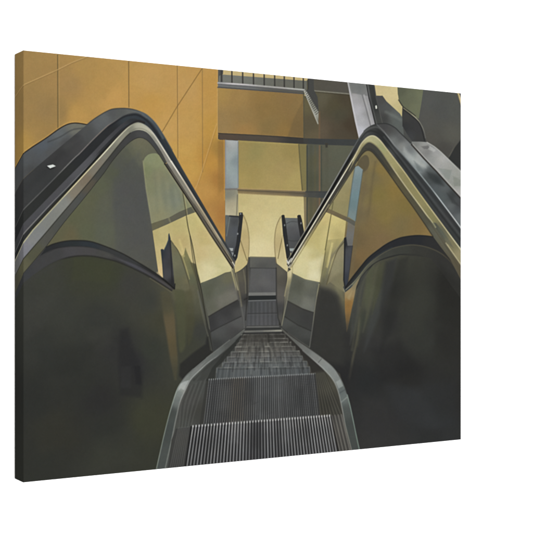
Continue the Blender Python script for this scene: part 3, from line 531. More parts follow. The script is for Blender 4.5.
# ---- right rail --------------------------------------------------------------
# silver post, black strip, cream, green glass beyond
P([(374, 70), (470, 70), (470, 175), (376, 128)], (76, 78, 74), .8)
P([(373.6, 78), (397.2, 78), (397.6, 88), (398.6, 98.8), (400, 103), (402.4, 106.7), (401.9, 117), (386.5, 102), (382.5, 96), (376, 95.6)], [(378, 88, (204, 186, 134)), (392, 92, (208, 192, 138)), (400, 112, (194, 180, 126))], .7)
P([(376, 95.8), (382.5, 95.7), (386.5, 101.3), (400, 113.7), (402, 117), (404, 136), (396, 129), (388, 124), (380, 125)], [(380, 100, (76, 76, 74)), (386, 108, (82, 84, 82)), (393, 116, (96, 102, 98)), (399, 124, (92, 98, 94)), (385, 118, (64, 64, 62))], .8)
L([(386, 112), (394, 116), (401, 120)], 2, (122, 128, 122), 3, .5)
P([(397.2, 80), (425.5, 80), (424.5, 90), (421, 106), (418.8, 119), (414, 116), (410.8, 113), (403, 106.9), (399.4, 101.5), (397.8, 94)], [(402, 92, (90, 94, 72)), (410, 96, (102, 106, 82)), (420, 95, (110, 114, 88)), (415, 108, (108, 112, 86)), (406, 103, (100, 104, 80))], .8)
P([(402.6, 107), (410.8, 113), (418.6, 119.8)] + C([(418.6, 119.8), (422.4, 126.6), (424.4, 133), (426.2, 142)]) + [(412.5, 142), (407, 134), (402.4, 126)], [(406, 118, (64, 64, 62)), (415, 128, (60, 60, 60)), (418, 138, (62, 62, 60)), (405, 126, (54, 56, 56)), (411, 137, (66, 68, 70))], .9)
P([(424.6, 80), (456, 80), (470, 118), (470, 138), (461, 138.5), (454, 148), (449, 158.5), (440, 151), (426, 142)] + C([(426.2, 142), (424.4, 133), (422.4, 126.6), (418.8, 119.4)]) + [(421, 106)],
  [(430, 97, (84, 86, 82)), (440, 110, (80, 82, 78)), (455, 110, (84, 86, 80)), (430, 120, (84, 84, 78)), (450, 135, (90, 90, 80)), (435, 138, (84, 82, 74)), (443, 148, (76, 74, 68))], .8)
L(C([(398.5, 100), (403.2, 106.6), (411, 112.4), (415.4, 116)]), .9, (48, 48, 42), .8, .85)
L(C([(403.6, 108.2), (411, 113.8), (416, 118), (420, 122.8), (423.4, 129.6), (425.6, 138)]), .8, [(408, 112, (140, 134, 100)), (415, 117, (206, 200, 164)), (421, 125, (130, 130, 118)), (425, 137, (104, 104, 98))], .8, .85)
L(C([(402.8, 109), (411, 115.4), (418, 121.6), (421.4, 128.4), (424.6, 141)]), .8, (38, 38, 38), .8, .7)
P([(454.8, 86), (457.4, 86), (461.6, 99), (464, 104), (464, 116), (461.2, 107.5)], (196, 178, 128), .7)
P([(457.2, 86), (470, 84), (470, 116), (461.6, 101)], (40, 42, 44), .7)
L([(456.4, 90), (461.2, 107.5)], .7, (60, 56, 44), .8, .7)
P([(464, 134), (454.6, 146.8), (448.6, 158.6), (470, 178), (470, 134)], (52, 54, 52), .9)
L([(462, 137.5), (454.4, 147.2), (449.4, 156)], .9, (96, 94, 82), 1, .7)
P([(346, 76), (366.4, 78), (376, 126), (366, 134), (359.6, 141), (355, 122)], [(350, 87, (122, 124, 120)), (360, 88, (116, 118, 114)), (355, 97, (168, 166, 166)), (357, 110, (180, 178, 182)), (362, 120, (176, 176, 178)), (361, 131, (192, 192, 200)), (368, 115, (142, 142, 142)), (364, 97, (150, 150, 150)), (370, 122, (160, 158, 160))], .7)
P([(349.8, 80), (366, 82), (367.8, 96), (352, 93)], (112, 114, 112), 1.6, .7)
L([(347.6, 80), (353, 107), (359.4, 138)], 1.2, (196, 194, 196), .8, .8)
L([(362.2, 95), (366, 108), (370.6, 126)], 1.1, (112, 112, 112), .9, .8)
L([(364, 95), (367.5, 108), (372.3, 125)], 1.4, (176, 176, 174), 1, .6)
L([(365.9, 80), (369, 98), (375.6, 125)], 1.1, (40, 40, 40), .8)
P([(366.8, 78), (373.4, 78), (376.4, 98), (382.8, 124.5), (376, 125.5), (369.8, 98)], [(370, 88, (60, 62, 58)), (374, 105, (56, 58, 56)), (379, 120, (68, 70, 66))], .8)
L([(367.4, 80), (370.6, 98), (376.8, 124)], .7, (104, 106, 104), .8, .6)
L([(373.2, 80), (376.2, 98), (382.6, 124)], .9, (92, 92, 86), .8, .6)
L([(376.1, 106.2), (376.3, 108)], 1.6, (216, 218, 204), .7)
# marble-grey skirting at the right
P([(411.6, 141.6), (420, 141.6), (427.5, 142.2)] + C([(427.5, 142.2), (434.4, 146.4), (441, 151.8), (452, 162.5), (461.3, 171.6), (470, 180)]) + [(470, 208), (461.3, 198.6), (436, 171), (412, 144.6)],
  [(415, 143, (122, 124, 120)), (424, 146, (152, 152, 148)), (428, 152, (120, 120, 118)), (434, 153, (162, 162, 160)), (432, 160, (146, 148, 144)), (442, 160, (176, 176, 172)), (440, 168, (164, 164, 160)), (450, 168, (160, 160, 154)), (447, 175, (148, 152, 146)), (458, 175, (156, 158, 150)), (456, 184, (140, 144, 136)), (460, 193, (176, 174, 170)), (455, 190, (164, 162, 158))], .8)
for pts, c in (([(438, 168), (452, 170), (449, 180), (446, 178)], (134, 140, 134)), ([(421, 146.5), (428, 145.5), (431, 149), (424, 149)], (92, 92, 92)), ([(453, 176), (461, 180), (461, 186), (454, 186)], (132, 136, 126)), ([(430, 146), (436, 150), (434, 152), (428, 149)], (190, 190, 186))):
    P(pts, c, 1.6, .6)
L([(427, 142.2), (434.4, 146.6), (441, 152), (461.3, 171.8)], .8, (196, 196, 188), .9, .6)
# grey top surface of the right handrail
ro = C([(356, 144), (358, 139.8), (364, 131.2), (370.7, 126.2), (377, 124.2), (386.5, 123.7), (394.4, 127.3), (400, 132.6), (412, 144.8), (424, 158.5), (436.5, 171.5), (449, 185.4), (462, 199.4)])
rh = C([(377, 124.8), (382.5, 130.2), (388.4, 137.4), (394, 144.8), (402, 153.8), (412, 165.2), (421, 175.6), (429.4, 186), (437, 195.8), (443.9, 205), (452.2, 216.1), (462, 229.4)])
P(ro[24:] + [(470, 208), (470, 238)] + rh[::-1],
  [(384, 127, (70, 70, 70)), (390, 130, (74, 74, 72)), (395, 133, (84, 86, 84)), (394, 140, (122, 126, 124)), (402, 146, (140, 142, 138)), (400, 139, (86, 88, 88)), (409, 150, (112, 116, 116)), (409, 158, (152, 158, 156)), (418, 160, (172, 176, 172)), (424, 164, (158, 164, 162)),
   (417, 168, (128, 136, 136)), (430, 170, (82, 88, 88)), (428, 177, (70, 76, 76)), (437, 180, (56, 62, 62)), (436, 188, (86, 94, 96)), (445, 188, (92, 98, 98)), (444, 197, (84, 92, 92)), (452, 195, (58, 62, 62)), (452, 206, (100, 106, 106)), (459, 205, (64, 66, 66)), (459, 216, (106, 112, 112)), (457, 211, (74, 80, 82))], .8)
P(C([(404, 147), (411, 155), (418, 161), (426, 165)]) + C([(426, 168), (418, 165.6), (410, 160), (403, 152)]), (180, 184, 178), 4.2, .5)
P(C([(427, 172), (434, 174), (441, 181), (444, 186), (436, 183), (429, 178)]), (50, 56, 56), 4, .6)
P([(414, 161), (420, 166), (424, 172), (418, 171)], (104, 112, 112), 2.5, .6)
P([(447, 193), (454, 199), (459, 206), (452, 203)], (56, 60, 60), 2.5, .6)
L([(411.6, 144.6), (424, 158.6), (436.6, 171.6), (449, 185.6), (462, 199.6)], 1.5, (52, 48, 44), .9, .95)
L([(413, 144.6), (425.5, 158.4), (438, 171.4), (450.5, 185.2), (463, 199)], .8, (206, 204, 198), .9, .45)
L(ro[16:64], 1.0, (48, 50, 50), .9, .8)
# dark body of the right handrail
ry = C([(346.5, 170.4), (350, 164.4), (354, 157.4), (357.6, 150.6), (362, 142.8), (368, 137), (374, 136), (380, 140.3), (386.5, 148.6), (395, 159.6), (405, 172.8), (416, 188.5), (427.8, 204.8), (439, 220), (450, 235), (462, 251)])
P([(330, 190), (346, 161)] + ro[:33] + rh + [(470, 240), (470, 262)] + ry[::-1] + [(341, 180), (330, 199)],
  [(358, 145, (62, 66, 66)), (365, 133, (78, 80, 78)), (372, 130, (62, 64, 62)), (380, 132, (48, 50, 50)), (386, 142, (46, 50, 50)), (394, 150, (76, 78, 76)), (400, 160, (56, 60, 60)), (415, 177, (58, 62, 62)), (430, 198, (60, 64, 64)), (446, 218, (62, 64, 64)), (459, 240, (58, 62, 60))], .8)
L(C([(361, 138), (366, 132.6), (372, 131), (380, 134.6), (388, 144.5), (400, 160), (416, 181.5), (440, 213.5), (461, 241)]), 1.5, (44, 46, 46), 1.6, .7)
L(C([(388, 139.6), (398, 153), (414, 171.8), (428, 189.5), (446, 212), (462, 234)]), 2, (52, 54, 56), 1.6, .6)
L(C([(384, 137), (400, 157), (416, 178), (440, 209.5), (462, 238)]), 1.3, (88, 92, 92), 1.8, .45)
L(rh, 1.1, [(378, 126, (96, 98, 98)), (390, 140, (136, 138, 138)), (402, 154, (120, 126, 126)), (430, 186, (150, 160, 160)), (440, 200, (196, 204, 204)), (455, 220, (208, 212, 210))], .9, .85)
L(C([(360, 137.6), (366, 130.6), (372, 127.6), (378, 127.4), (384, 132)]), 1.3, (104, 106, 104), 1.8, .6)
# yellow-olive metal band
ryi = C([(348.5, 170.8), (352, 164.6), (356, 157.6), (359.4, 151.8), (362.8, 146.4), (368, 142.2), (373.3, 143.6), (380, 149.8), (387.8, 161), (395, 171.4), (406, 187), (419.3, 205), (427, 215.5), (433, 223.2), (446, 243), (462, 266)])
P(ry + [(470, 262), (470, 278)] + ryi[::-1],
  [(361, 147, (150, 140, 104)), (368, 139.5, (182, 176, 132)), (376, 141, (168, 166, 122)), (381, 147, (154, 156, 110)), (390, 157, (160, 152, 106)), (405, 180, (140, 132, 90)), (420, 200, (142, 134, 92)), (432, 216, (136, 130, 88)), (440, 232, (104, 102, 80)), (452, 245, (126, 120, 88)), (460, 256, (148, 140, 106)), (375, 138, (176, 172, 130))], .8)
rgi = rg[1:]
P(ryi + [(470, 278), (470, 300), (462, 282), (450, 259), (440, 246)] + rgi[::-1],
  [(362, 150, (72, 70, 56)), (368, 146, (70, 68, 60)), (376, 151, (70, 70, 60)), (388, 167, (76, 72, 54)), (400, 184, (92, 84, 56)), (415, 205, (84, 80, 58)), (425, 220, (84, 82, 64)), (433, 232, (92, 92, 76)), (445, 248, (92, 88, 68)), (458, 268, (92, 84, 62))], .8)
P([(432.6, 222.6), (436, 223), (443, 231.5), (450, 241), (453.5, 248), (447, 243.4), (440, 234)], [(435, 224.6, (78, 82, 72)), (442, 232, (90, 94, 80)), (450, 244, (108, 106, 84))], 1.6, .85)
P([(434, 229), (440, 236), (447, 247), (452, 256), (444, 249), (436, 236)], (98, 98, 82), 3, .5)
L(ry, 1.1, [(362, 142, (200, 190, 150)), (372, 136.5, (206, 198, 158)), (390, 153, (196, 184, 138)), (420, 194, (192, 178, 122)), (435, 215, (200, 188, 140)), (460, 248, (214, 206, 164))], .9, .9)
L(ryi[:-14], 1.1, [(368, 143, (142, 136, 100)), (382, 153, (150, 142, 104)), (400, 178, (194, 184, 146)), (425, 213, (206, 198, 156)), (432, 222, (180, 176, 136))], .9, .85)
L(C([(446, 243), (454, 254.6), (462, 266)]), 1.1, (190, 180, 142), .9, .85)
L(C([(433, 223.4), (441, 234), (447, 243.6)]), .8, (74, 74, 60), 1, .4)
L(rgi[-70:], 1.1, (58, 52, 36), 1, .75)
L(C([(420, 208.5), (434, 229), (448, 250), (461, 272)]), .9, (84, 78, 56), 1, .6)
L(C([(366, 148.6), (372, 149.8), (379, 157.4), (389, 170.6)]), 1.6, (56, 56, 52), 1.4, .6)

# left leg of the right rail, straight ribbons down to the tip at (288, 267)
def rl(t, off):
    a = lerp((288.2, 263.2), (360.4, 139.0), t)
    return (a[0] + off[0] + (off[1] - off[0]) * t, a[1])
def rib(o0, o1, t0=0.0, t1=1.0):
    return [rl(t0, (o0, o1)), rl((t0 + t1) / 2, (o0, o1)), rl(t1, (o0, o1))]
P([(287.2, 262), (329.8, 190), (357.2, 142), (360, 142.6), (354, 156), (352, 164), (344.5, 180), (331, 202.8), (320, 220.6), (292.6, 262.5), (289, 269)], [(300, 245, (88, 84, 66)), (320, 212, (72, 70, 58)), (345, 170, (66, 64, 56)), (355, 155, (62, 62, 56))], .8)
L([(287.0, 261.6), (319, 207.6), (334.4, 181), (358.4, 139.2)], 1.0, [(290, 256, (120, 118, 106)), (320, 206, (160, 160, 156)), (345, 162, (130, 132, 132)), (357, 142, (90, 94, 94))], .8, .9)
L([(288.4, 261.8), (320.2, 209.2), (336, 182), (359.6, 141.5)], 2.3, [(300, 240, (26, 27, 28)), (336, 182, (28, 29, 30)), (348, 162, (34, 36, 36)), (359, 142, (60, 63, 63))], .8, .97)
L([(289.4, 264.2), (322, 210.2), (338.2, 183.6), (355.6, 154.6)], 1.1, [(292, 260, (214, 212, 200)), (322, 210, (228, 222, 196)), (338, 184, (232, 230, 214)), (350, 164, (216, 208, 172)), (358, 150, (196, 184, 142))], .8, .95)
L([(290, 265.4), (322.4, 212.4), (339.4, 184.6), (350, 167.6)], 1.1, (70, 66, 56), .9, [(340, 183, .8), (346, 173, .5), (350, 167, 0)])
L([(290.2, 267), (323, 214.2), (329, 204.6)], 1.0, [(292, 264, (206, 198, 168)), (322, 215, (168, 154, 112))], .9, .7)
L([(291.6, 267.2), (321, 219.6), (345.8, 180.6), (355.2, 166)], .9, [(295, 262, (110, 100, 66)), (320, 220, (66, 60, 46)), (350, 174, (46, 44, 36))], .9, .8)
P([(286.8, 259.6), (289.2, 258.4), (291, 262), (289.6, 268.6), (287.4, 266.8)], [(288, 260, (30, 30, 30)), (288.6, 264, (226, 226, 214)), (288.6, 267.6, (180, 170, 132))], .6)
L([(286.9, 260.6), (288.2, 263.2), (291.4, 258.4)], .9, (230, 230, 222), .7, .85)
L([(287.2, 264), (288.5, 266), (290.6, 263)], .9, (30, 30, 30), .7, .85)

for pts, c, sft, a in (
        ([(293, 262), (303, 246), (311, 250), (305, 278), (294, 272)], (222, 212, 162), 8, .45),
        ([(309, 262), (323, 256), (320, 281), (308, 279)], (226, 218, 176), 7, .5),
        ([(303, 243), (318, 224), (326, 222), (318, 246)], (176, 162, 102), 8, .4),
        ([(294, 277), (304, 281), (300, 294), (290, 290)], (74, 76, 62), 7, .35),
        ([(303, 296), (314, 298), (313, 310), (302, 306)], (122, 122, 112), 6, .4),
        ([(202, 262), (212, 266), (222, 270), (204, 281)], (222, 212, 164), 7, .45),
        ([(192, 214), (204, 228), (212, 244), (200, 246)], (176, 160, 98), 7, .35),
        ([(203, 286), (216, 280), (212, 298), (205, 304)], (78, 80, 64), 7, .35),
        ([(218, 296), (236, 288), (238, 298), (220, 306)], (120, 118, 106), 6, .4),
        ([(330, 262), (340, 250), (340, 272), (330, 280)], (156, 148, 114), 5, .35),
        ([(333, 282), (343, 284), (343.5, 300), (338, 294)], (126, 122, 92), 4, .45)):
    P(pts, c, sft, a)

# ---- treads and skirts -------------------------------------------------------
# left skirt and dark gap
P([(244.8, 328), (229.7, 339.8), (213, 352.4), (206.5, 357.6), (193.3, 368.6)] + C([(193.3, 368.6), (186, 375.6), (181.2, 382), (177, 389.7), (172.3, 404)]) + [(163, 439.6), (154.5, 478), (360, 462), (350, 405)] + [(340, 374), (322, 357.6), (281, 327)],
  [(200, 372, (84, 88, 82)), (225, 350, (62, 64, 60)), (240, 336, (52, 52, 50)), (205, 385, (72, 74, 70)), (190, 400, (76, 76, 72)), (200, 410, (66, 66, 60)), (180, 430, (76, 78, 72)), (175, 455, (74, 78, 74)), (185, 455, (68, 68, 66)), (290, 345, (56, 54, 50)), (310, 365, (60, 58, 52)), (330, 390, (70, 68, 58)), (335, 408, (64, 62, 54)), (262, 340, (72, 70, 64))], .8)
sk_o = [(244.8, 328.4), (229.7, 340), (213, 352.8), (206.5, 357.8)] + C([(193.3, 368.9), (186, 375.8), (181.4, 382), (177, 389.8), (172.3, 404), (167.8, 420), (163, 439.6), (156.2, 470), (153, 486)])
sk_i = C([(244.6, 331.5), (232, 344), (220, 354.2), (208, 362.8), (200, 370), (190.7, 379.4), (185.5, 389.7), (180.2, 401.5), (176.3, 417.3), (171.7, 439.6), (165, 469.4), (161, 488)])
P(sk_o + sk_i[::-1],
  [(243, 330, (96, 98, 92)), (230, 342, (82, 84, 80)), (215, 354, (98, 102, 98)), (205, 362, (104, 108, 104)), (194, 372, (110, 114, 110)), (186, 380, (122, 126, 120)), (181, 387, (160, 164, 158)), (178, 393, (120, 126, 122)), (177, 402, (106, 112, 108)), (172, 412, (68, 74, 69)), (168, 430, (68, 75, 71)), (160, 462, (74, 80, 76))], .8)
P([(180, 384), (184.5, 381.4), (189, 380.2), (184, 390), (181, 388.4), (178, 391)], (172, 176, 172), 1.2, .75)
P([(192, 372.6), (200, 365), (206, 361), (200, 369), (190, 378)], (132, 134, 130), 2, .5)
L([(229.7, 340), (213, 352.8), (206.5, 357.8)], .9, (118, 120, 114), .9, .6)
L(sk_o[4:], 1.0, [(185, 377, (92, 94, 90)), (178, 390, (150, 160, 152)), (165, 432, (126, 136, 126)), (157, 465, (130, 138, 128))], .8, .8)
L(sk_i[6:], 1.2, [(225, 350, (92, 94, 90)), (208, 363, (134, 138, 134)), (200, 370, (152, 156, 152)), (186, 388, (150, 152, 148)), (176, 418, (124, 126, 120)), (166, 465, (116, 120, 114))], .9, .85)
L(C([(243, 334), (222, 355), (206, 368), (194, 380)]), 2.2, (52, 54, 50), 2.4, .55)
P([(214, 359), (204, 369), (197, 381), (206, 380), (213, 369), (218, 360)], (60, 62, 58), 3, .7)
# vertical streaks left of the big steps
for k in range(9):
    t = k / 9.0
    x1 = 187 + 21 * t; x2 = 171 + 15.5 * t
    y1 = 388 - 10 * t
    L(C([(x1, y1), (lerp((x1, 0), (x2 + 6, 0), .5)[0] - 1, 404), (x2 + 8 - 2 * t, 427), (x2, 469)]), .9, (98, 100, 94) if k % 2 == 0 else (58, 58, 54), 1.2, .38)
P([(206.5, 379), (209.6, 379), (203.8, 424), (199.5, 424)], (56, 56, 52), 1.5, .75)
# small steps towards the top
stp = [  # left x, right x, top y, tone
    (245, 281, 329.6, (74, 72, 66)), (241.4, 285, 334.4, (70, 67, 60)), (239.4, 288, 338.6, (78, 75, 68)), (236.6, 291, 342.4, (86, 84, 77)),
    (235.2, 295, 346.6, (90, 88, 82)), (231, 299.4, 351.4, (92, 92, 88)), (227, 302.4, 356.4, (92, 94, 93)), (222.6, 307.2, 361.8, (88, 92, 92)), (216.6, 309.8, 367.4, (84, 89, 90))]
for i, (xa, xb, y, c) in enumerate(stp):
    sl = -.012 * (xb - xa)
    P([(xa, y + .5), (xb, y + .5 + sl), (xb + .4, 380), (xa - .6, 381)], [(xa, y + 3, tuple(v - 2 for v in c)), ((xa + xb) / 2 - 8, y + 3, tuple(v + 7 for v in c)), (xb, y + 3, tuple(v - 4 for v in c)), ((xa + xb) / 2 + 9, y + 3, tuple(v + 1 for v in c))], .8)
    n = int((xb - xa) / 2.2)
    for k in range(n + 1):
        x = xa + (xb - xa) * k / n
        v = rng.uniform(-1, 1)
        cc = (124, 124, 118) if v > 0 else (48, 50, 48)
        h = (stp[i + 1][2] - y) if i + 1 < len(stp) else 11
        L([(x, y + .8 - .012 * (x - xa)), (x + (x - 262) * .035, y + h)], .8, cc, .9, (.1 + .35 * abs(v)) * (1 if i > 2 else .5))
    # broken light nosing
    xs = xa
    while xs < xb:
        w = rng.uniform(4, 12)
        e = min(xs + w, xb)
        L([(xs, y + .3 - .012 * (xs - xa)), (e, y + .3 - .012 * (e - xa))], .8, rng.choice([1, 0]) and (142, 142, 134) or (108, 110, 104), .8, rng.uniform(.15, .8) if i else .3)
        xs = e + rng.uniform(0, 3)
    L([(xa, y + 1.2), (xa - .3, y + 5)], .8, (128, 130, 124), .8, .35)
    L([(xb, y + .6 + sl), (xb + .3, y + 4.4)], .8, (112, 112, 104), .8, .3)
    L([(xa + 2, y + 1.9), (xb - 1, y + 1.9 + sl)], .8, (50, 48, 44), 1, .4)
for x, w in ((252, 3), (262.5, 2.4), (248, 2), (272, 3)):
    L([(x, 333), (x + (x - 262) * .3, 362)], w, (128, 126, 116), 4, .3)
for k in range(46):
    x = rng.uniform(246, 280); y = rng.uniform(332, 352)
    sl = (x - 262) * .012
    L([(x, y), (x + sl * 12, y + rng.uniform(6, 14))], rng.uniform(.8, 2.4), (44, 43, 40) if k % 3 else (122, 119, 108), 1.6, rng.uniform(.12, .42))
for k in range(60):
    x = rng.uniform(222, 306); y = rng.uniform(352, 370)
    L([(x, y), (x + (x - 262) * .03, y + rng.uniform(5, 10))], rng.uniform(.6, 1.6), (46, 48, 48) if k % 2 else (126, 130, 128), 1.2, rng.uniform(.15, .45))
P([(243.6, 336), (248, 333), (279, 332.4), (284, 336), (282, 342), (243, 343)], (52, 50, 46), 3, .35)
P([(246, 331), (225, 352), (212, 368), (206, 381), (215, 381), (216.2, 368), (222, 362.4), (226.5, 357), (230.6, 352), (234.8, 347), (239, 341), (243, 335)], (50, 52, 48), 1.4, .85)
P([(281.5, 331), (288, 337.8), (302.5, 351), (316, 362.6), (324, 371), (312, 372.5), (310.2, 367), (307.5, 361.8), (302.8, 356.4), (299.8, 351), (295.4, 346), (291.4, 342), (286, 336)], (52, 50, 46), 1.2, .9)
L([(310, 374.5), (322, 371)], 2.5, (66, 62, 54), 3, .5)
# landing lines
P([(245.6, 325.6), (280.6, 325.2), (282, 333), (243.6, 334)], (70, 70, 68), 1)
L([(247, 327), (278.5, 326.6)], 1.1, (118, 118, 114), .9, .75)
L([(246, 329.2), (281, 328.6)], 1.4, (46, 48, 46), 1, .8)
L([(245, 331.6), (281.4, 330.6)], 1.5, [(248, 331.5, (120, 120, 112)), (258, 331, (112, 112, 106)), (270, 331, (150, 148, 136)), (279, 330.6, (172, 170, 154))], 1.1, .85)
L([(244, 333.6), (283, 332.6)], 1.1, (44, 44, 42), 1, .8)
# second big step: fine ribs with moire
def tread(tl, tr, bl, br, n, cl, cd, w, alpha, nf=0, base=(62, 63, 62)):
    P([tl, tr, br, bl], base, .8)
    # uneven spacing as the sheet recedes
    for k in range(n + 1):
        s = k / n
        s = s * (1 + .09 * (1 - s))
        a, b = lerp(tl, tr, s), lerp(bl, br, s)
        al = min(1, (alpha if not callable(alpha) else alpha(s)) * rng.uniform(.7, 1.15))
        L([a, b], w, cl if not callable(cl) else cl(s), .8, al)
def c2(s):
    w = math.exp(-((s - .27) / .09) ** 2)
    return lerp((130, 132, 131), (150, 134, 110), w)
P([(308, 374), (326, 372), (333, 379), (338, 391), (342, 408), (343.5, 415.5), (318, 416)], [(320, 380, (70, 68, 58)), (330, 385, (76, 74, 60)), (325, 405, (60, 58, 50)), (338, 408, (66, 64, 56))], .9)
tread((209.2, 379.4), (315, 373.7), (203.6, 425.4), (319.8, 415.6), 54, c2, None, .85, lambda s: .62 - .2 * math.sin(s * 9), base=(54, 55, 55))
for k in range(26):       # cross texture that breaks the ribs
    s = rng.uniform(0, 1); t = rng.uniform(.06, .95)
    a = lerp(lerp((209.2, 379.4), (315, 373.7), s), lerp((203.6, 425.4), (319.8, 415.6), s), t)
    L([(a[0] - 2, a[1] + .8), (a[0] + rng.uniform(2, 6), a[1] - 1)], 1.0, (52, 54, 54), 1.4, .16)
for k in range(16):
    y = 383 + k * 2.55
    L([(205.5, y + 1.4), (232, y - .6)], .8, (56, 57, 56), 1.2, .26 - .008 * k)
    L([(300, y - 4), (319.5, y - 3.4)], .8, (52, 54, 54), 1.2, .24 - .008 * k)
P([(250, 377), (290, 375), (292, 400), (256, 405)], (80, 82, 83), 8, .2)
for k in range(55):
    s = k / 54.0; s = s * (1 + .09 * (1 - s))
    a = lerp((209.2, 379.2), (315, 373.5), s)
    L([(a[0], a[1] - .1), (a[0], a[1] + .6)], .9, (176, 180, 178), .8, .5)
for k in range(14):
    s = k / 13.0
    L([(316 + 9 * s, 374.5 - 1.5 * s), (321 + 22 * s, 415.5)], .9, (94, 92, 78) if k % 2 == 0 else (48, 48, 42), 1, .45)
L([(315, 374), (319.8, 415.6)], 1.2, (52, 52, 50), 1, .8)
# front step: strong ribs
P([(188, 427.4), (344.5, 414.8), (353, 456), (352, 480), (165, 490), (171.5, 440), (176, 428.6)], [(182, 440, (66, 66, 62)), (200, 440, (48, 48, 50)), (260, 440, (58, 58, 60)), (320, 430, (46, 46, 46)), (340, 430, (80, 78, 72))], .9)
for k in range(8):
    s = k / 7.0
    L([(178.5 + 11.5 * s, 428 - 1.2 * s), (168 + 15.5 * s, 478 - 1.6 * s)], 1.0, (98, 98, 94), 1, .5)
L([(191.2, 426.8), (185.2, 467.4), (183, 480)], 1.8, (36, 36, 36), 1, .9)
for k in range(49):
    s = k / 48.0; s = s * (1 + .09 * (1 - s))
    a = lerp((193, 426.2), (329.6, 415.6), s); b = lerp((186.8, 468.0), (336.4, 452.2), s)
    b2 = (b[0] + (b[0] - a[0]) * .3, b[1] + (b[1] - a[1]) * .3)
    m = lerp(a, b, .5)
    dim = rng.uniform(.9, 1.06) - .3 * math.exp(-((s - .46) / .05) ** 2) - .2 * math.exp(-((s - .62) / .03) ** 2)
    L([(a[0] + 1.5, a[1]), (b2[0] + 1.6, b2[1])], 1.0, (34, 34, 35), .8, .8)
    L([a, m, b2], (1.05, 1.5), [(a[0], a[1], (156 * dim, 156 * dim, 155 * dim)), (m[0], m[1], (128 * dim, 129 * dim, 129 * dim)), (b[0], b[1], (118 * dim, 119 * dim, 120 * dim))], .8, .95)
    L([(a[0], a[1] - .6), (a[0], a[1] + .5)], 1.2, (190, 190, 188), .8, .85)
for x, y, w, h, c, a in ((236, 432, 10, 22, (150, 150, 150), .16), (257, 436, 9, 26, (44, 44, 46), .3), (288, 430, 8, 24, (150, 150, 150), .14), (215, 440, 9, 20, (60, 60, 60), .2), (305, 432, 10, 18, (50, 50, 50), .18),
                        (226, 398, 12, 24, (110, 112, 108), .16), (250, 392, 10, 22, (48, 50, 50), .25), (280, 388, 12, 20, (104, 108, 108), .16), (300, 398, 9, 20, (46, 48, 48), .25), (266, 404, 10, 16, (52, 54, 54), .2)):
    P([(x - w / 2, y - h / 2), (x + w / 2, y - h / 2), (x + w / 2 - 2, y + h / 2), (x - w / 2 - 2, y + h / 2)], c, 8, a)
L([(331.5, 416.2), (339, 454), (341, 462)], 1.6, (40, 38, 36), 1, .85)
for k in range(8):
    s = k / 7.0
    L([(331.6 + 11.4 * s, 415.4 - 1.0 * s), (340 + 11.6 * s, 452 - 1.6 * s), (343 + 11 * s, 466)], 1.0, (128, 124, 116) if k % 2 == 0 else (66, 62, 58), .9, .6)
# right skirt
sr_o = C([(281, 327.2), (289.7, 335), (299, 341.6), (309.4, 348.6), (322.5, 358), (333, 367), (339.4, 376), (344.7, 387.2), (350, 405.5), (357, 439), (360, 452), (366, 478)])
sr_i = C([(281, 329.6), (289.7, 337.6), (302.8, 350.4), (316, 362), (325, 370.4), (332.8, 379.6), (338, 391), (342, 408), (345.3, 425.2), (349, 440), (352.6, 455), (358, 478)])
P(sr_o + sr_i[::-1],
  [(285, 331, (92, 92, 84)), (295, 341, (96, 98, 92)), (305, 349, (108, 110, 106)), (315, 357, (124, 126, 122)), (325, 365, (134, 138, 134)), (333, 374, (132, 136, 132)), (338, 382, (128, 132, 128)), (341, 390, (96, 104, 102)), (344, 398, (104, 112, 108)), (346, 410, (78, 84, 80)), (350, 425, (68, 74, 70)), (355, 445, (70, 76, 72))], .8)
P([(336, 382), (340, 379.4), (343, 386), (338.6, 388.6)], (158, 164, 160), 1.3, .6)
L([(318.5, 362.4), (321.4, 359)], .8, (84, 88, 84), .9, .7)
L([(341.5, 402), (346.8, 397.4)], 1.2, (140, 146, 140), 1, .6)
L([(339.6, 393), (345.2, 389.6)], 1.2, (76, 84, 84), 1.2, .6)
L(sr_o[60:], 1.0, [(342, 382, (140, 148, 140)), (350, 405, (128, 146, 136)), (357, 440, (122, 140, 128))], .8, .8)
L(sr_o[:60], .9, (60, 60, 56), .9, .6)
L(sr_i[16:], 1.1, [(300, 348, (120, 122, 118)), (325, 371, (160, 164, 160)), (338, 392, (140, 142, 136)), (350, 445, (130, 128, 118))], .9, .75)
L([(288, 332.8), (299, 340.6), (309.4, 347.4)], .8, (100, 100, 92), .9, .5)

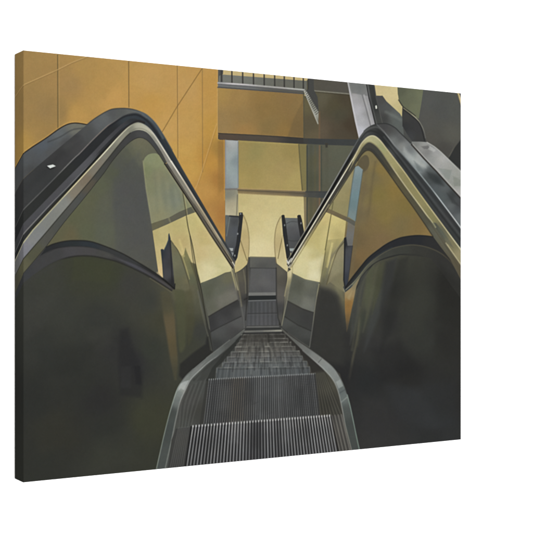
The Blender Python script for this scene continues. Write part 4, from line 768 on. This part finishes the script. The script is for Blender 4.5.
# ---- paint mottling, tiny print grain ----------------------------------------
def noise(cell, amp):
    h, w = int(AH / cell) + 3, int(AW / cell) + 3
    g = rng.uniform(-1, 1, (h, w)).astype(np.float32)
    yy, xx = np.arange(AH) / cell, np.arange(AW) / cell
    yi, xi = yy.astype(int), xx.astype(int)
    fy, fx = (yy - yi)[:, None], (xx - xi)[None]
    fy, fx = fy * fy * (3 - 2 * fy), fx * fx * (3 - 2 * fx)
    a = g[yi][:, xi] * (1 - fx) + g[yi][:, xi + 1] * fx
    b = g[yi + 1][:, xi] * (1 - fx) + g[yi + 1][:, xi + 1] * fx
    return (a * (1 - fy) + b * fy) * amp
lum = (IMG @ np.array([.3, .59, .11], np.float32))[..., None]
keep = np.interp(lum, [40, 75, 110, 145, 185], [.62, .67, .88, .95, .88]).astype(np.float32)
IMG[:] = lum + (IMG - lum) * keep
def blur(a, k):
    for ax in (0, 1):
        w = [math.exp(-(i / k) ** 2 / 2) for i in range(-3 * int(k + 1), 3 * int(k + 1) + 1)]
        n = len(w) // 2
        pad = np.pad(a, [(n, n) if i == ax else (0, 0) for i in range(3)], mode='edge')
        a = sum(w[j] * (pad[j:j + a.shape[0]] if ax == 0 else pad[:, j:j + a.shape[1]]) for j in range(len(w))) / sum(w)
    return a
IMG += .34 * (IMG - blur(IMG, 2.2))     # crisp print
n1 = noise(30, .010) + noise(9, .010) + noise(2.2, .020)
n2 = noise(14, .005) + noise(3, .006)
n3 = noise(12, .006) + noise(3, .008)
IMG *= 1 + n1[..., None]
IMG[..., 0] *= 1 + n2
IMG[..., 2] *= 1 + n3
IMG[:] = np.clip(IMG, 4, 250)

# ---------------------------------------------------------------------------
# THE PLACE.  Units are metres.  The wall is the plane y = 0, the canvas hangs
# on it and faces -Y; x runs along the canvas, z is up.
# ---------------------------------------------------------------------------
H = 0.60                     # canvas height
F = 1166.0 / 533.0           # focal length in picture widths
CX, CY = 266.5, 266.4        # optical centre, sheet coordinates
hL, hR, FP = 432.5, 346.5, 1166.0
XL, ZL = (23.4 - CX) / hL, FP / hL
XR, ZR = (461.2 - CX) / hR, FP / hR
WREL = math.hypot(XR - XL, ZR - ZL)
CT, ST = (XR - XL) / WREL, (ZR - ZL) / WREL
W = WREL * H
DEPTH = 0.0607 * H
GAP = 0.002                  # canvas back to wall
YF = -(DEPTH + GAP)          # front plane
Z0 = 1.20                    # bottom edge above the floor
WHITE = 3.0                  # light falling on the front, white paper = 1 on screen at albedo 1 / WHITE


def sheet(u, v):
    """metres right of / above the front's lower left corner -> sheet coordinates"""
    ur, vr = u / H, 0.5 - v / H
    z = ZL + ur * ST
    return CX + FP * (XL + ur * CT) / z, CY + FP * vr / z


def sample(u, v):
    x, y = sheet(u, v)
    fx = np.clip((x - SX0) * SS - .5, 0, AW - 2.001); fy = np.clip((y - SY0) * SS - .5, 0, AH - 2.001)
    ix = fx.astype(int); iy = fy.astype(int)
    fx = (fx - ix)[..., None]; fy = (fy - iy)[..., None]
    c = (IMG[iy, ix] * (1 - fx) + IMG[iy, ix + 1] * fx) * (1 - fy) + (IMG[iy + 1, ix] * (1 - fx) + IMG[iy + 1, ix + 1] * fx) * fy
    c = c / 255.0
    lin = np.where(c <= .04045, c / 12.92, ((c + .055) / 1.055) ** 2.4)
    return lin / WHITE


def link(o, parent=None):
    scene.collection.objects.link(o)
    if parent is not None:
        o.parent = parent
    return o


def sheet_mesh(name, co, uv, parent, material):
    """regular grid of points co[nv, nu, 3] with print colours from uv"""
    nv, nu = co.shape[:2]
    idx = np.arange(nv * nu, dtype=np.int32).reshape(nv, nu)
    q = np.stack([idx[:-1, :-1], idx[:-1, 1:], idx[1:, 1:], idx[1:, :-1]], -1).reshape(-1)
    n = len(q) // 4
    me = bpy.data.meshes.new(name)
    me.vertices.add(nv * nu); me.vertices.foreach_set('co', co.reshape(-1).astype(np.float32))
    me.loops.add(len(q)); me.loops.foreach_set('vertex_index', q)
    me.polygons.add(n); me.polygons.foreach_set('loop_start', np.arange(n, dtype=np.int32) * 4)
    me.update(calc_edges=True)
    me.polygons.foreach_set('use_smooth', np.ones(n, bool))
    col = me.color_attributes.new('print', 'FLOAT_COLOR', 'POINT')
    rgba = np.ones((nv * nu, 4), np.float32)
    rgba[:, :3] = sample(uv[..., 0], uv[..., 1]).reshape(-1, 3)
    col.data.foreach_set('color', rgba.reshape(-1))
    me.materials.append(material)
    me.validate()
    return link(bpy.data.objects.new(name, me), parent)


def box_mesh(name, boxes, material, parent=None):
    import bmesh
    bm = bmesh.new()
    for (x0, x1, y0, y1, z0, z1) in boxes:
        vs = [bm.verts.new((x, y, z)) for x in (x0, x1) for y in (y0, y1) for z in (z0, z1)]
        for f in ((0, 1, 3, 2), (4, 6, 7, 5), (0, 4, 5, 1), (2, 3, 7, 6), (0, 2, 6, 4), (1, 5, 7, 3)):
            bm.faces.new([vs[i] for i in f])
    bmesh.ops.recalc_face_normals(bm, faces=bm.faces)
    me = bpy.data.meshes.new(name)
    bm.to_mesh(me); bm.free()
    me.materials.append(material)
    return link(bpy.data.objects.new(name, me), parent)


# ---- materials -------------------------------------------------------------
def new_mat(name):
    m = bpy.data.materials.new(name); m.use_nodes = True
    return m, m.node_tree, m.node_tree.nodes['Principled BSDF']

# matte printed canvas: the print's colours, a fine linen weave in relief
m_print, nt, bs = new_mat('printed_canvas')
att = nt.nodes.new('ShaderNodeAttribute'); att.attribute_name = 'print'
tc = nt.nodes.new('ShaderNodeTexCoord')
thr = []
for axis in ('X', 'Z'):
    wv = nt.nodes.new('ShaderNodeTexWave'); wv.wave_type = 'BANDS'; wv.bands_direction = axis
    wv.inputs['Scale'].default_value = 190; wv.inputs['Distortion'].default_value = 1.2
    wv.inputs['Detail'].default_value = 1; wv.inputs['Detail Scale'].default_value = 0.6
    nt.links.new(tc.outputs['Object'], wv.inputs['Vector']); thr.append(wv)
mul = nt.nodes.new('ShaderNodeMath'); mul.operation = 'MULTIPLY'
nt.links.new(thr[0].outputs['Fac'], mul.inputs[0]); nt.links.new(thr[1].outputs['Fac'], mul.inputs[1])
nz = nt.nodes.new('ShaderNodeTexNoise'); nz.inputs['Scale'].default_value = 420; nz.inputs['Detail'].default_value = 2
nt.links.new(tc.outputs['Object'], nz.inputs['Vector'])
add = nt.nodes.new('ShaderNodeMath'); add.operation = 'ADD'
nt.links.new(mul.outputs[0], add.inputs[0]); nt.links.new(nz.outputs['Fac'], add.inputs[1])
bp = nt.nodes.new('ShaderNodeBump'); bp.inputs['Strength'].default_value = 0.12; bp.inputs['Distance'].default_value = 0.0004
nt.links.new(add.outputs[0], bp.inputs['Height']); nt.links.new(bp.outputs['Normal'], bs.inputs['Normal'])
# ink takes unevenly on the threads
mr = nt.nodes.new('ShaderNodeMapRange'); mr.inputs['From Max'].default_value = 2.0
mr.inputs['To Min'].default_value = 0.94; mr.inputs['To Max'].default_value = 1.07
nt.links.new(add.outputs[0], mr.inputs['Value'])
vm = nt.nodes.new('ShaderNodeVectorMath'); vm.operation = 'SCALE'
nt.links.new(att.outputs['Color'], vm.inputs[0]); nt.links.new(mr.outputs[0], vm.inputs['Scale'])
nt.links.new(vm.outputs[0], bs.inputs['Base Color'])
bs.inputs['Roughness'].default_value = 0.85
bs.inputs['Specular IOR Level'].default_value = 0.0

def plain(name, col, scale, amount, rough=0.8):
    m, t, b = new_mat(name)
    c = t.nodes.new('ShaderNodeTexCoord'); n = t.nodes.new('ShaderNodeTexNoise')
    n.inputs['Scale'].default_value = scale; n.inputs['Detail'].default_value = 4
    r = t.nodes.new('ShaderNodeMix'); r.data_type = 'RGBA'
    r.inputs['A'].default_value = (*[v * (1 - amount) for v in col], 1); r.inputs['B'].default_value = (*col, 1)
    t.links.new(c.outputs['Object'], n.inputs['Vector']); t.links.new(n.outputs['Fac'], r.inputs['Factor'])
    t.links.new(r.outputs['Result'], b.inputs['Base Color'])
    b.inputs['Roughness'].default_value = rough; b.inputs['Specular IOR Level'].default_value = 0.1
    return m

m_wall = plain('white_wall_paint', (0.90, 0.90, 0.90), 3, 0.02)
m_wood = plain('pine_wood', (0.55, 0.40, 0.24), 14, 0.3)

# ---- the wall it hangs on ----------------------------------------------------
wall = box_mesh('wall', [(-14, 14, 0, 0.2, -6, 8)], m_wall)
wall['kind'] = 'structure'

# ---- the canvas print ----------------------------------------------------------
root = bpy.data.objects.new('canvas_print', None)
root.location = (0, YF, Z0)
link(root)
root['label'] = 'wide stretched canvas print of a descending escalator seen between two dark handrails'
root['category'] = 'canvas print'

# local frame: x 0..W, z 0..H, y 0 (front) .. DEPTH (back)
R = 0.0012                   # radius of the fold
nu, nv = 1060, 820
u = np.linspace(R, W - R, nu); v = np.linspace(R, H - R, nv)
UU, VV = np.meshgrid(u, v)
face = sheet_mesh('printed_face', np.stack([UU, UU * 0, VV], -1), np.stack([UU, VV], -1), root, m_print)

# distance run round the fold -> (in from the edge, back from the front)
def fold(s):
    arc = R * math.pi / 2
    a = np.clip(s / R, 0, math.pi / 2)
    inn = R - R * np.sin(a)
    back = R - R * np.cos(a) + np.maximum(s - arc, 0)
    return inn, back
arc = R * math.pi / 2
s = np.concatenate([np.linspace(0, arc, 6)[:-1], np.linspace(arc, arc + DEPTH - R, 58)])
inn, back = fold(s)
v2 = np.linspace(0, H, nv); u2 = np.linspace(0, W, 420)
V2, S2 = np.meshgrid(v2, s, indexing='ij'); IN = np.broadcast_to(inn, V2.shape); BK = np.broadcast_to(back, V2.shape)
# the four wrapped edges; at the corners the fold is pulled in to the radius
vin = np.clip(V2, 0, H)
def pinch(t, full, bk):      # the rounded corner: rows end on the fold of the neighbouring edge
    k = R * np.clip(1 - bk / R, 0, 1)
    return k + t / full * (full - 2 * k)
side = sheet_mesh('side_edge', np.stack([IN, BK, pinch(V2, H, BK)], -1)[:, ::-1], np.stack([R - S2, V2], -1)[:, ::-1], root, m_print)
side['label'] = 'left side edge, the picture carried round it'
side2 = sheet_mesh('side_edge', np.stack([W - IN, BK, pinch(V2, H, BK)], -1), np.stack([W - R + S2 * .5, V2], -1), root, m_print)
side2['label'] = 'right side edge'
U2, S3 = np.meshgrid(u2, s, indexing='ij'); IN3 = np.broadcast_to(inn, U2.shape); BK3 = np.broadcast_to(back, U2.shape)
top = sheet_mesh('top_edge', np.stack([pinch(U2, W, BK3), BK3, H - IN3], -1)[:, ::-1], np.stack([U2, H - R + S3 * .2], -1)[:, ::-1], root, m_print)
bot = sheet_mesh('bottom_edge', np.stack([pinch(U2, W, BK3), BK3, IN3], -1), np.stack([U2, R - S3 * .2], -1), root, m_print)

# stretcher bars behind the canvas
B, e = 0.038, 0.0015
bars = box_mesh('stretcher_frame', [(e, B, 0.004, DEPTH, e, H - e), (W - B, W - e, 0.004, DEPTH, e, H - e),
                                    (B, W - B, 0.0045, DEPTH - .0005, H - B, H - e), (B, W - B, 0.0045, DEPTH - .0005, e, B)], m_wood, root)

# ---- light: an even studio surround and one large softbox ahead of the print ---
world = bpy.data.worlds.new('World'); scene.world = world; world.use_nodes = True
bg = world.node_tree.nodes['Background']
bg.inputs['Color'].default_value = (1, 1, 1, 1); bg.inputs['Strength'].default_value = 1.2
ld = bpy.data.lights.new('softbox', 'AREA'); ld.shape = 'RECTANGLE'; ld.size = 1.8; ld.size_y = 1.8
lo = bpy.data.objects.new('softbox', ld)
lc = np.array((W / 2 + 0.15, -7.0, Z0 + H / 2 + 0.25)); lo.location = lc
import mathutils
dirv = mathutils.Vector((W / 2 - lc[0], 0 - lc[1], Z0 + H / 2 - lc[2]))
lo.rotation_euler = dirv.to_track_quat('-Z', 'Y').to_euler()
dist = dirv.length
# the softbox gives the print three fifths of its light
ld.energy = 1.8 * math.pi * dist * dist * math.pi / (7.0 / dist)
link(lo)

# ---- camera ------------------------------------------------------------------
cam = bpy.data.cameras.new('camera'); co = link(bpy.data.objects.new('camera', cam))
dx, dz = -XL * H, -ZL * H
cx = dx * CT + dz * ST; cy = -dx * ST + dz * CT
co.location = (cx, YF + cy, Z0 + H / 2)
co.rotation_euler = (math.radians(90), 0, -math.atan2(ST, CT))
cam.sensor_width = 36; cam.lens = 36 * F
cam.shift_y = (CY - 266.5) / 533.0 
cam.clip_start = 0.05; cam.clip_end = 100
scene.camera = co
scene.view_settings.view_transform = 'Standard'; scene.view_settings.look = 'None'
scene.view_settings.exposure = 0; scene.view_settings.gamma = 1
scene.cycles.filter_width = 1.8
